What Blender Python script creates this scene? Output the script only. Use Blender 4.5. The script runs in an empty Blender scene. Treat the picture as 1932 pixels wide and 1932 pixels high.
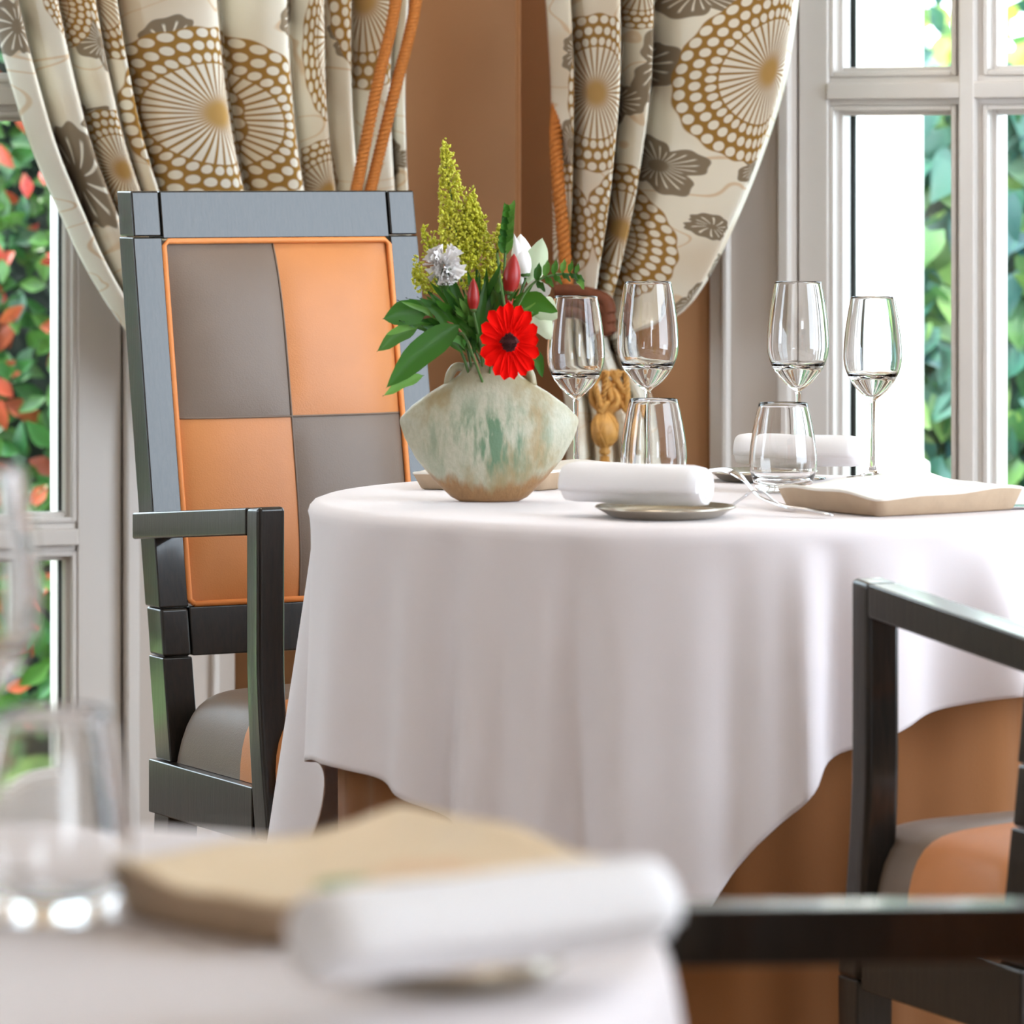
import bpy, math, random
from mathutils import Vector, Matrix
R = math.radians
random.seed(7)
S = bpy.context.scene
COL = S.collection

# ------------------------------------------------------------------ camera, world, sun, exposure
F = 8800.0            # focal length in pixels of the 1932 px frame
HY = 320.0            # row of the horizon
ZC = 1.115            # camera height
cam_d = bpy.data.cameras.new('camera')
cam = bpy.data.objects.new('camera', cam_d)
COL.objects.link(cam)
cam.location = (0, 0, ZC)
cam.rotation_euler = (R(90), 0, 0)
cam_d.sensor_width = 36.0
cam_d.lens = F / 1932 * 36.0
cam_d.shift_y = -(966 - HY) / 1932
cam_d.clip_start = 0.05
cam_d.dof.use_dof = True
cam_d.dof.focus_distance = 5.5
cam_d.dof.aperture_fstop = 9.0
S.camera = cam

world = bpy.data.worlds.new('sky')
S.world = world
world.use_nodes = True
wn = world.node_tree
wn.nodes['Background'].inputs[0].default_value = (0.77, 0.885, 1.0, 1)
wn.nodes['Background'].inputs[1].default_value = 9.0

sun_d = bpy.data.lights.new('sun', 'SUN')
sun_d.energy = 10.0
sun_d.angle = R(1.0)
sun_d.color = (1.0, 0.94, 0.84)
sun = bpy.data.objects.new('sun', sun_d)
COL.objects.link(sun)
sun.rotation_euler = Vector((0.30, 0.26, -0.92)).to_track_quat('-Z', 'Y').to_euler()

def area(name, loc, target, sx, sy, power, color):
    d = bpy.data.lights.new(name, 'AREA')
    d.shape = 'RECTANGLE'; d.size = sx; d.size_y = sy
    d.energy = power; d.color = color
    o = bpy.data.objects.new(name, d); COL.objects.link(o)
    o.location = loc
    o.rotation_euler = (Vector(target) - Vector(loc)).to_track_quat('-Z', 'Y').to_euler()
    return o
# fill lamps added to the sky and sun light, both out of view
area('fill_light_back', (2.3, -2.3, 1.5), (0.1, 5, 0.8), 1.3, 2.0, 10, (1.0, 0.98, 0.96))  # added area lamp before the back window opening, for frontal fill
area('ceiling_fill_bay', (-0.1, 5.7, 3.24), (-0.1, 6.3, 0), 0.5, 0.5, 17, (1.0, 0.9, 0.78))  # unseen lamp added for warm fill on curtains and walls

S.view_settings.view_transform = 'Standard'
S.view_settings.look = 'None'
S.view_settings.exposure = 0.12
S.view_settings.gamma = 1.0
S.view_settings.use_curve_mapping = False
S.cycles.use_denoising = True
S.cycles.max_bounces = 14
S.cycles.transmission_bounces = 12
S.cycles.transparent_max_bounces = 16
S.cycles.sample_clamp_indirect = 6.0

def P(px, py, y):
    return Vector(((px - 966) / F * y, y, ZC - (py - HY) / F * y))

# ------------------------------------------------------------------ material helpers
def lin(c):
    return tuple(((v / 255) / 12.92 if v / 255 <= 0.04045 else ((v / 255 + 0.055) / 1.055) ** 2.4) for v in c)

class NB:
    def __init__(self, name):
        self.m = bpy.data.materials.new(name)
        self.m.use_nodes = True
        self.t = self.m.node_tree
        self.b = self.t.nodes['Principled BSDF']
        self.out = self.t.nodes['Material Output']
    def n(self, kind, **kw):
        x = self.t.nodes.new(kind)
        for k, v in kw.items():
            setattr(x, k, v)
        return x
    def put(self, sock, v):
        if hasattr(v, 'is_linked') or isinstance(v, bpy.types.NodeSocket):
            self.t.links.new(v, sock)
        else:
            sock.default_value = v
    def math(self, op, a, b=None, c=None, clamp=False):
        x = self.n('ShaderNodeMath', operation=op, use_clamp=clamp)
        self.put(x.inputs[0], a)
        if b is not None: self.put(x.inputs[1], b)
        if c is not None: self.put(x.inputs[2], c)
        return x.outputs[0]
    def step(self, v, lo, hi):
        x = self.n('ShaderNodeMapRange', interpolation_type='SMOOTHSTEP')
        self.put(x.inputs[0], v); x.inputs[1].default_value = lo; x.inputs[2].default_value = hi
        return x.outputs[0]
    def mix(self, f, a, b, blend='MIX'):
        x = self.n('ShaderNodeMix', data_type='RGBA', blend_type=blend)
        self.put(x.inputs[0], f)
        self.put(x.inputs[6], a if not isinstance(a, tuple) else (*a[:3], 1))
        self.put(x.inputs[7], b if not isinstance(b, tuple) else (*b[:3], 1))
        return x.outputs[2]
    def coord(self, kind='Object', scale=(1, 1, 1), rot=(0, 0, 0)):
        tc = self.n('ShaderNodeTexCoord')
        mp = self.n('ShaderNodeMapping')
        mp.inputs['Scale'].default_value = scale
        mp.inputs['Rotation'].default_value = rot
        self.t.links.new(tc.outputs[kind], mp.inputs[0])
        return mp.outputs[0]
    def noise(self, vec, scale, detail=3, rough=0.5, dist=0.0):
        x = self.n('ShaderNodeTexNoise')
        self.t.links.new(vec, x.inputs['Vector'])
        x.inputs['Scale'].default_value = scale; x.inputs['Detail'].default_value = detail
        x.inputs['Roughness'].default_value = rough; x.inputs['Distortion'].default_value = dist
        return x.outputs[0]
    def bump(self, h, strength=0.2, dist=0.001):
        x = self.n('ShaderNodeBump')
        x.inputs['Strength'].default_value = strength; x.inputs['Distance'].default_value = dist
        self.t.links.new(h, x.inputs['Height'])
        self.t.links.new(x.outputs[0], self.b.inputs['Normal'])
    def set(self, **kw):
        names = dict(color='Base Color', rough='Roughness', metal='Metallic', spec='Specular IOR Level',
                     coat='Coat Weight', coat_rough='Coat Roughness', sheen='Sheen Weight', ior='IOR', trans='Transmission Weight')
        for k, v in kw.items():
            if isinstance(v, tuple): v = (*v[:3], 1)
            self.put(self.b.inputs[names[k]], v)
        return self

def plain(name, c, rough=0.5, var=0.12, scale=30, bump=0.0, bscale=300, coord_scale=(1, 1, 1), **kw):
    nb = NB(name)
    v = nb.coord('Object', coord_scale)
    c = lin(c)
    dark = tuple(x * (1 - var) for x in c); light = tuple(min(1, x * (1 + var)) for x in c)
    nb.set(color=nb.mix(nb.noise(v, scale), dark, light), rough=rough, **kw)
    if bump:
        nb.bump(nb.noise(v, bscale, 2), bump)
    return nb.m

def wood_mat():
    nb = NB('dark_wenge_wood')
    v = nb.coord('Object', (26, 26, 2.2))
    g = nb.noise(v, 9, 5, 0.65, 0.4)
    nb.set(color=nb.mix(nb.step(g, 0.3, 0.7), lin((10, 8, 6)), lin((30, 24, 18))), rough=0.32, spec=0.25, coat=0.7, coat_rough=0.10)
    nb.bump(g, 0.25, 0.001)
    return nb.m
def leather_mat(name, c):
    nb = NB(name)
    v = nb.coord('Object')
    vo = nb.n('ShaderNodeTexVoronoi'); vo.inputs['Scale'].default_value = 520
    nb.t.links.new(v, vo.inputs[0])
    c = lin(c)
    nb.set(color=nb.mix(nb.noise(v, 14), tuple(x * 0.9 for x in c), tuple(min(1, x * 1.1) for x in c)), rough=0.42, spec=0.45)
    nb.bump(vo.outputs[0], 0.22, 0.0006)
    return nb.m
def cloth_mat(name, c, trans=0.0, bump=0.25, weave=900, rough=0.85):
    nb = NB(name)
    v = nb.coord('Object')
    w = nb.noise(v, weave, 2)
    c = lin(c)
    nb.set(color=nb.mix(nb.noise(v, 8), tuple(x * 0.96 for x in c), c), rough=rough, spec=0.2, sheen=0.15)
    big = nb.noise(nb.coord('Object', (1, 1, 0.35)), 14, 3)
    h = nb.math('ADD', nb.math('MULTIPLY', w, 0.12), big)
    nb.bump(h, bump, 0.004)
    if trans:
        tr = nb.n('ShaderNodeBsdfTranslucent'); tr.inputs[0].default_value = (*c, 1)
        mx = nb.n('ShaderNodeMixShader'); mx.inputs[0].default_value = trans
        nb.t.links.new(nb.b.outputs[0], mx.inputs[1]); nb.t.links.new(tr.outputs[0], mx.inputs[2])
        nb.t.links.new(mx.outputs[0], nb.out.inputs[0])
    return nb.m
def glass_mat(name='clear_drinking_glass'):
    nb = NB(name)
    nb.set(color=(1, 1, 1), rough=0.0, trans=1.0, ior=1.47)
    return nb.m
def pane_mat():
    nb = NB('window_glass')
    tr = nb.n('ShaderNodeBsdfTransparent'); tr.inputs[0].default_value = (0.95, 0.975, 0.97, 1)
    gl = nb.n('ShaderNodeBsdfGlossy'); gl.inputs['Roughness'].default_value = 0.01
    fr = nb.n('ShaderNodeFresnel'); fr.inputs[0].default_value = 1.35
    mx = nb.n('ShaderNodeMixShader')
    nb.t.links.new(fr.outputs[0], mx.inputs[0]); nb.t.links.new(tr.outputs[0], mx.inputs[1]); nb.t.links.new(gl.outputs[0], mx.inputs[2])
    nb.t.links.new(mx.outputs[0], nb.out.inputs[0])
    return nb.m
def leaf_mat(name, c1, c2, trans=0.3, rough=0.4, scale=5):
    nb = NB(name)
    oi = nb.n('ShaderNodeObjectInfo')
    v = nb.coord('Object')
    f = nb.math('FRACT', nb.math('ADD', oi.outputs['Random'], nb.noise(v, scale, 2)))
    colr = nb.mix(f, lin(c1), lin(c2))
    nb.set(color=colr, rough=rough)
    tr = nb.n('ShaderNodeBsdfTranslucent'); nb.t.links.new(colr, tr.inputs[0])
    mx = nb.n('ShaderNodeMixShader'); mx.inputs[0].default_value = trans
    nb.t.links.new(nb.b.outputs[0], mx.inputs[1]); nb.t.links.new(tr.outputs[0], mx.inputs[2])
    nb.t.links.new(mx.outputs[0], nb.out.inputs[0])
    return nb.m

CREAM, GOLD, TAUPE, TAN = lin((255, 250, 236)), lin((176, 134, 66)), lin((152, 136, 114)), lin((226, 190, 140))
def print_mat(name, medals, leaves, trans):
    """Printed curtain cotton: gold seed-head rosettes, taupe leaves and tan scroll lines, all in the cloth's own UV."""
    nb = NB(name)
    uv = nb.n('ShaderNodeUVMap'); uv.uv_map = 'cloth'
    sp = nb.n('ShaderNodeSeparateXYZ'); nb.t.links.new(uv.outputs[0], sp.inputs[0])
    U, V = sp.outputs[0], sp.outputs[1]
    nz = nb.noise(uv.outputs[0], 7.0, 1, 0.4, 0.8)
    sc = nb.math('ABSOLUTE', nb.math('SUBTRACT', nb.math('FRACT', nb.math('MULTIPLY', nz, 5.0)), 0.5))
    line = nb.math('SUBTRACT', 1.0, nb.step(sc, 0.012, 0.05))
    colr = nb.mix(nb.math('MULTIPLY', line, 0.6), CREAM, TAN)
    blot = nb.step(nb.noise(uv.outputs[0], 5.0, 1), 0.5, 0.68)
    colr = nb.mix(nb.math('MULTIPLY', blot, 0.4), colr, lin((226, 196, 156)))
    def local(cu, cv, rx, ry, rot):
        du, dv = nb.math('SUBTRACT', U, cu), nb.math('SUBTRACT', V, cv)
        c, s = math.cos(rot), math.sin(rot)
        x = nb.math('DIVIDE', nb.math('ADD', nb.math('MULTIPLY', du, c), nb.math('MULTIPLY', dv, s)), rx)
        y = nb.math('DIVIDE', nb.math('SUBTRACT', nb.math('MULTIPLY', dv, c), nb.math('MULTIPLY', du, s)), ry)
        r = nb.math('SQRT', nb.math('ADD', nb.math('MULTIPLY', x, x), nb.math('MULTIPLY', y, y)))
        return r, nb.math('ARCTAN2', y, x)
    def leaf(cu, cv, size, rot, lobes, ratio=1.5):
        nonlocal colr
        r, a = local(cu, cv, size, size * ratio, rot)
        edge = nb.math('ADD', 0.58, nb.math('MULTIPLY', nb.math('ABSOLUTE', nb.math('COSINE', nb.math('MULTIPLY', a, lobes / 2))), 0.42))
        edge = nb.math('ADD', edge, nb.math('MULTIPLY', nb.math('COSINE', nb.math('MULTIPLY', a, 13.0)), 0.035))
        q = nb.math('DIVIDE', r, edge)
        mask = nb.math('SUBTRACT', 1.0, nb.step(q, 0.97, 1.02))
        vein = nb.math('ABSOLUTE', nb.math('SINE', nb.math('ADD', nb.math('MULTIPLY', a, lobes * 3.0), nb.math('MULTIPLY', r, 1.6))))
        vm = nb.math('MULTIPLY', nb.math('SUBTRACT', 1.0, nb.step(vein, 0.24, 0.44)), nb.math('MULTIPLY', nb.step(r, 0.16, 0.24), nb.math('SUBTRACT', 1.0, nb.step(q, 0.70, 0.82))))
        c = nb.mix(vm, TAUPE, CREAM)
        colr = nb.mix(mask, colr, c)
    def medal(cu, cv, rx, ry, rot, n):
        nonlocal colr
        r, a = local(cu, cv, rx, ry, rot)
        wav = nb.math('MULTIPLY', nb.math('COSINE', nb.math('MULTIPLY', a, n)), 0.012)
        mask = nb.math('SUBTRACT', 1.0, nb.step(nb.math('ADD', r, wav), 0.985, 1.005))
        ray = nb.math('ABSOLUTE', nb.math('SINE', nb.math('MULTIPLY', a, n)))
        thr = nb.math('SUBTRACT', 0.78, nb.math('MULTIPLY', r, 0.62))
        rm = nb.step(nb.math('SUBTRACT', thr, ray), -0.10, 0.10)
        rays = nb.mix(rm, CREAM, GOLD)
        core = nb.math('SUBTRACT', 1.0, nb.step(r, 0.08, 0.26))
        rays = nb.mix(core, rays, lin((204, 164, 98)))
        # rings of pale seed cells between gold lines
        k = nb.math('MULTIPLY', nb.math('SUBTRACT', r, 0.58), 7.2)
        kf, fr = nb.math('FLOOR', k), nb.math('FRACT', k)
        fa = nb.math('FRACT', nb.math('ADD', nb.math('MULTIPLY', a, n / math.pi), nb.math('MULTIPLY', kf, 0.5)))
        dx, dy = nb.math('MULTIPLY', nb.math('SUBTRACT', fa, 0.5), 2.0), nb.math('MULTIPLY', nb.math('SUBTRACT', fr, 0.5), 2.1)
        d = nb.math('SQRT', nb.math('ADD', nb.math('MULTIPLY', dx, dx), nb.math('MULTIPLY', dy, dy)))
        cells = nb.mix(nb.step(d, 0.72, 0.86), CREAM, GOLD)
        allc = nb.mix(nb.step(r, 0.57, 0.585), rays, cells)
        colr = nb.mix(mask, colr, allc)
    for l in leaves: leaf(*l)
    for m in medals: medal(*m)
    wv = nb.noise(nb.coord('Object'), 700, 2)
    nb.set(color=colr, rough=0.8, spec=0.2, sheen=0.1)
    nb.bump(wv, 0.12, 0.001)
    tr = nb.n('ShaderNodeBsdfTranslucent'); nb.t.links.new(colr, tr.inputs[0])
    mx = nb.n('ShaderNodeMixShader'); mx.inputs[0].default_value = trans
    nb.t.links.new(nb.b.outputs[0], mx.inputs[1]); nb.t.links.new(tr.outputs[0], mx.inputs[2])
    nb.t.links.new(mx.outputs[0], nb.out.inputs[0])
    return nb.m

def vase_mat():
    nb = NB('celadon_drip_glaze')
    v = nb.coord('Object')
    sp = nb.n('ShaderNodeSeparateXYZ'); nb.t.links.new(v, sp.inputs[0])
    z = sp.outputs[2]
    streak = nb.noise(nb.coord('Object', (1, 1, 0.16)), 75, 4, 0.6)
    blot = nb.noise(nb.coord('Object', (1, 1, 0.6)), 16, 4, 0.6)
    fine = nb.noise(nb.coord('Object', (1, 1, 0.5)), 260, 3, 0.7)
    pale = nb.mix(fine, lin((156, 156, 134)), lin((198, 194, 174)))
    ochre = nb.mix(nb.step(blot, 0.46, 0.66), pale, lin((158, 138, 100)))
    mid = nb.math('SUBTRACT', 1.0, nb.math('ABSOLUTE', nb.math('DIVIDE', sp.outputs[0], 0.085)), clamp=True)
    hgt = nb.math('SUBTRACT', 1.0, nb.math('ABSOLUTE', nb.math('DIVIDE', nb.math('SUBTRACT', z, 0.068), 0.055)), clamp=True)
    gfac = nb.math('MULTIPLY', nb.math('MULTIPLY', mid, hgt), nb.step(streak, 0.42, 0.66))
    green = nb.mix(nb.math('MULTIPLY', gfac, 2.0, clamp=True), ochre, lin((98, 126, 98)))
    low = nb.math('ADD', z, nb.math('MULTIPLY', nb.math('SUBTRACT', streak, 0.5), 0.03))
    clay = nb.mix(fine, lin((126, 92, 56)), lin((172, 132, 88)))
    side = nb.math('MULTIPLY', nb.math('ABSOLUTE', sp.outputs[0]), 0.28)
    f = nb.math('SUBTRACT', 1.0, nb.step(nb.math('SUBTRACT', low, side), 0.006, 0.020))
    top = nb.math('MULTIPLY', nb.step(nb.math('ADD', z, nb.math('MULTIPLY', nb.math('SUBTRACT', blot, 0.5), 0.05)), 0.108, 0.135), 0.55)
    c = nb.mix(top, green, lin((138, 122, 84)))
    nb.set(color=nb.mix(f, c, clay), rough=0.38, spec=0.5)
    nb.bump(nb.math('ADD', fine, streak), 0.35, 0.0015)
    return nb.m

M = {}
M['wood'] = wood_mat()
M['orange'] = leather_mat('orange_leather', (206, 134, 78))
M['taupe'] = leather_mat('taupe_leather', (122, 105, 92))
M['piping'] = plain('orange_piping', (236, 146, 78), 0.45, 0.05)
M['cloth'] = cloth_mat('white_table_linen', (240, 232, 233), 0.12)
M['napkin'] = cloth_mat('white_napkin_linen', (246, 243, 244), 0.08, 0.15)
M['skirt'] = cloth_mat('tan_suede_undercloth', (130, 82, 43), 0.0, 0.3, 300)
M['glass'] = glass_mat()
M['pane'] = pane_mat()
M['paint'] = plain('grey_cream_gloss_paint', (200, 188, 178), 0.35, 0.03, 6)
M['white_paint'] = plain('white_window_paint', (216, 209, 203), 0.3, 0.02, 6)
M['gasket'] = plain('black_gasket', (28, 26, 24), 0.6)
M['wallcloth'] = plain('brown_wall_fabric', (192, 141, 98), 0.9, 0.05, 4, 0.15, 700)
M['plaster'] = plain('warm_white_plaster', (226, 214, 200), 0.9, 0.03, 4)
M['floor'] = plain('brown_carpet', (120, 92, 66), 0.95, 0.15, 60, 0.3, 500)
M['pewter'] = plain('polished_pewter', (196, 188, 172), 0.2, 0.04, 20, metal=1.0)
M['silver'] = plain('polished_silver', (226, 226, 230), 0.12, 0.02, 20, metal=1.0)
M['rope'] = plain('amber_rope', (176, 104, 36), 0.75, 0.45, 260, 0.4, 900)
M['gilt'] = plain('gold_tassel_thread', (206, 152, 78), 0.5, 0.25, 120, 0.3, 800)
M['band'] = plain('dark_rust_band', (104, 52, 22), 0.7, 0.3, 140, 0.3, 900)
M['render_white'] = plain('sunlit_white_render', (246, 244, 238), 0.8, 0.02, 4)
M['vase'] = vase_mat()
M['stoneware'] = plain('speckled_white_stoneware', (232, 226, 216), 0.4, 0.07, 90, 0.15, 120)
M['stoneside'] = plain('unglazed_stoneware_side', (184, 160, 134), 0.7, 0.12, 60, 0.2, 200)
M['tanware'] = plain('sand_stoneware', (226, 200, 164), 0.45, 0.06, 30)
M['red'] = plain('red_gerbera_petal', (238, 10, 2), 0.8, 0.15, 60, spec=0.1)
M['darkred'] = plain('dark_red_bud', (150, 20, 14), 0.4, 0.3, 60)
M['black_red'] = plain('dark_flower_eye', (70, 6, 6), 0.7, 0.4, 300)
M['petal'] = plain('white_petal', (246, 242, 240), 0.6, 0.04, 60)
M['palegreen'] = leaf_mat('pale_green_petal', (196, 214, 180), (226, 232, 208), 0.3)
M['leaf'] = leaf_mat('dark_green_leaf', (34, 84, 24), (66, 122, 34), 0.2)
M['leaf2'] = leaf_mat('mid_green_leaf', (72, 120, 44), (110, 160, 70), 0.25)
M['solidago'] = leaf_mat('yellow_green_floret', (206, 206, 40), (236, 230, 96), 0.3, scale=80)
M['stem'] = plain('green_stem', (70, 104, 44), 0.5)
M['twig'] = plain('reddish_twig', (140, 84, 60), 0.6)
M['h_green'] = leaf_mat('hedge_green_leaf', (32, 76, 32), (80, 124, 54), 0.3, 0.35, 2)
M['h_red'] = leaf_mat('hedge_red_leaf', (170, 54, 48), (180, 90, 60), 0.3, 0.35, 2)
M['h_dark'] = leaf_mat('hedge_deep_green_leaf', (20, 58, 36), (52, 104, 52), 0.2, 0.4, 2)  # darker green leaf mixed in at random
M['ivy'] = leaf_mat('ivy_green_leaf', (60, 108, 66), (128, 160, 88), 0.3, 0.3, 2)
M['ivy_dark'] = leaf_mat('ivy_blue_green_leaf', (26, 72, 76), (62, 110, 90), 0.2, 0.35, 2)
M['ivy_bright'] = leaf_mat('sunlit_tree_leaf', (160, 180, 70), (204, 212, 130), 0.45, 0.4, 2)
M['core'] = plain('hedge_shade_backing', (20, 34, 30), 0.9, 0.4, 6)  # shade deep in the hedge is put into this dark colour
M['lawn'] = plain('lawn', (96, 124, 60), 0.9, 0.25, 9)

# ------------------------------------------------------------------ mesh helpers
class MB:
    def __init__(self):
        self.v, self.f = [], []
    def add(self, vs, fs):
        k = len(self.v)
        self.v += [tuple(x) for x in vs]
        self.f += [tuple(i + k for i in f) for f in fs]
        return self
    def hexa(self, c):          # eight corners: bottom ring then top ring
        return self.add(c, [(3, 2, 1, 0), (4, 5, 6, 7), (0, 1, 5, 4), (1, 2, 6, 5), (2, 3, 7, 6), (3, 0, 4, 7)])
    def box(self, x0, x1, y0, y1, z0, z1):
        return self.hexa([(x0, y0, z0), (x1, y0, z0), (x1, y1, z0), (x0, y1, z0), (x0, y0, z1), (x1, y0, z1), (x1, y1, z1), (x0, y1, z1)])
    def grid(self, fn, nu, nv, close_u=False):
        vs = [fn(i / (nu if close_u else nu - 1), j / (nv - 1)) for j in range(nv) for i in range(nu)]
        fs = []
        for j in range(nv - 1):
            for i in range(nu if close_u else nu - 1):
                a, b = j * nu + i, j * nu + (i + 1) % nu
                fs.append((a, b, b + nu, a + nu))
        return self.add(vs, fs)
    def lathe(self, prof, n=32, sx=1.0, sy=1.0, loc=(0, 0, 0)):
        m = len(prof)
        vs, fs = [], []
        for (r, z) in prof:
            for i in range(n):
                a = 2 * math.pi * i / n
                vs.append((loc[0] + r * math.cos(a) * sx, loc[1] + r * math.sin(a) * sy, loc[2] + z))
        for j in range(m - 1):
            for i in range(n):
                a, b = j * n + i, j * n + (i + 1) % n
                fs.append((a, b, b + n, a + n))
        if prof[0][0] > 1e-6: fs.append(tuple(range(n - 1, -1, -1)))
        if prof[-1][0] > 1e-6: fs.append(tuple((m - 1) * n + i for i in range(n)))
        return self.add(vs, fs)
    def tube(self, pts, rad, n=8, flat=1.0, caps=True):
        pts = [Vector(p) for p in pts]
        rads = rad if isinstance(rad, (list, tuple)) else [rad] * len(pts)
        vs, fs = [], []
        t0 = (pts[1] - pts[0]).normalized()
        up = Vector((0, 0, 1)) if abs(t0.z) < 0.9 else Vector((1, 0, 0))
        nrm = (up - t0 * up.dot(t0)).normalized()
        for k, p in enumerate(pts):
            t = (pts[min(k + 1, len(pts) - 1)] - pts[max(k - 1, 0)]).normalized()
            nrm = (nrm - t * nrm.dot(t)).normalized()
            bi = t.cross(nrm)
            for i in range(n):
                a = 2 * math.pi * i / n
                vs.append(p + (nrm * math.cos(a) * flat + bi * math.sin(a)) * rads[k])
        for k in range(len(pts) - 1):
            for i in range(n):
                a, b = k * n + i, k * n + (i + 1) % n
                fs.append((a, b, b + n, a + n))
        if caps:
            fs.append(tuple(range(n - 1, -1, -1)))
            fs.append(tuple((len(pts) - 1) * n + i for i in range(n)))
        return self.add(vs, fs)
    def rope(self, pts, rad, turns, n=6, strands=3, seg=None):
        pts = smooth(pts, seg or int(turns * 10))
        L = len(pts)
        for s in range(strands):
            path = []
            t0 = (pts[1] - pts[0]).normalized()
            up = Vector((0, 1, 0)) if abs(t0.y) < 0.9 else Vector((1, 0, 0))
            nrm = (up - t0 * up.dot(t0)).normalized()
            for k, p in enumerate(pts):
                t = (pts[min(k + 1, L - 1)] - pts[max(k - 1, 0)]).normalized()
                nrm = (nrm - t * nrm.dot(t)).normalized()
                bi = t.cross(nrm)
                a = 2 * math.pi * (s / strands + turns * k / (L - 1))
                path.append(p + (nrm * math.cos(a) + bi * math.sin(a)) * rad * 0.66)
            self.tube(path, rad * 0.44, n)
        return self
    def mesh(self, name, smooth_=True, auto=None):
        me = bpy.data.meshes.new(name)
        me.from_pydata([tuple(x) for x in self.v], [], self.f)
        me.validate(); me.update()
        if smooth_: me.polygons.foreach_set('use_smooth', [True] * len(me.polygons))
        return me

def smooth(pts, n):
    pts = [Vector(p) for p in pts]
    q = [pts[0] * 2 - pts[1]] + pts + [pts[-1] * 2 - pts[-2]]
    out, m = [], len(pts) - 1
    for k in range(n + 1):
        t = k / n * m
        i = min(int(t), m - 1); t -= i
        a, b, c, d = q[i], q[i + 1], q[i + 2], q[i + 3]
        out.append(0.5 * ((2 * b) + (c - a) * t + (2 * a - 5 * b + 4 * c - d) * t * t + (3 * b - a - 3 * c + d) * t ** 3))
    return out
def lerp_table(tab, x, cyc=None):
    for (x0, y0), (x1, y1) in zip(tab, tab[1:]):
        if x <= x1:
            t = (x - x0) / (x1 - x0); t = max(0, min(1, t)); t = t * t * (3 - 2 * t) * 0.5 + t * 0.5
            return y0 + (y1 - y0) * t
    return tab[-1][1]

def tag(o, label=None, cat=None, group=None, kind=None):
    if label: o['label'] = label
    if cat: o['category'] = cat
    if group: o['group'] = group
    if kind: o['kind'] = kind
    return o
def empty(name, loc=(0, 0, 0), rz=0.0, **kw):
    o = bpy.data.objects.new(name, None); COL.objects.link(o)
    o.empty_display_size = 0.05
    o.location = loc; o.rotation_euler = (0, 0, rz)
    return tag(o, **kw)
def obj(name, mb, mat, parent=None, bevel=0.0, smooth_=True, loc=None, solid=0.0, sub=0, segs=2, **kw):
    me = mb.mesh(name, smooth_) if isinstance(mb, MB) else mb
    if not me.materials: me.materials.append(M[mat] if isinstance(mat, str) else mat)
    o = bpy.data.objects.new(name, me); COL.objects.link(o)
    if parent: o.parent = parent
    if loc is not None: o.location = loc
    if solid:
        m = o.modifiers.new('solid', 'SOLIDIFY'); m.thickness = solid; m.offset = 0
    if bevel:
        m = o.modifiers.new('bevel', 'BEVEL'); m.width = bevel; m.segments = segs; m.limit_method = 'ANGLE'; m.angle_limit = R(40)
        m.harden_normals = False
        m = o.modifiers.new('wn', 'WEIGHTED_NORMAL')
    if sub:
        m = o.modifiers.new('sub', 'SUBSURF'); m.levels = sub; m.render_levels = sub
    return tag(o, **kw)
def copy_tree(o, parent=None):
    c = o.copy(); COL.objects.link(c); c.parent = parent
    for ch in list(o.children): copy_tree(ch, c)
    return c

# ------------------------------------------------------------------ the room: bay walls, windows, floor, ceiling
YC, XC = 7.0, 0.0096
wall_l = empty('wall_left', (XC, YC, 0), R(18), kind='structure')     # local x runs right along the wall, y outward
wall_r = empty('wall_right', (XC, YC, 0), R(-30), kind='structure')
H = 3.3
Z_BOT, Z_TOP = 0.16, 2.60
obj('fabric_panel', MB().box(-0.4417, 0, 0, 0.14, 0, H), 'wallcloth', wall_l)
obj('fabric_panel', MB().box(0, 0.329, 0, 0.14, 0, H), 'wallcloth', wall_r)
obj('wall_face', MB().box(-2.16, -0.4417, 0, 0.14, Z_TOP + 0.1, H).box(-3.6, -2.16, 0, 0.14, 0, H).box(-2.16, -0.4417, 0, 0.14, 0, Z_BOT - 0.06), 'plaster', wall_l)
obj('wall_face', MB().box(0.329, 1.36, 0, 0.14, Z_TOP + 0.1, H).box(1.36, 3.6, 0, 0.14, 0, H).box(0.329, 1.36, 0, 0.14, 0, Z_BOT - 0.06), 'plaster', wall_r)
obj('seam_cord', MB().box(-0.004, 0.004, -0.003, 0.006, 0, H), 'wallcloth', wall_r, bevel=0.001)

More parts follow.
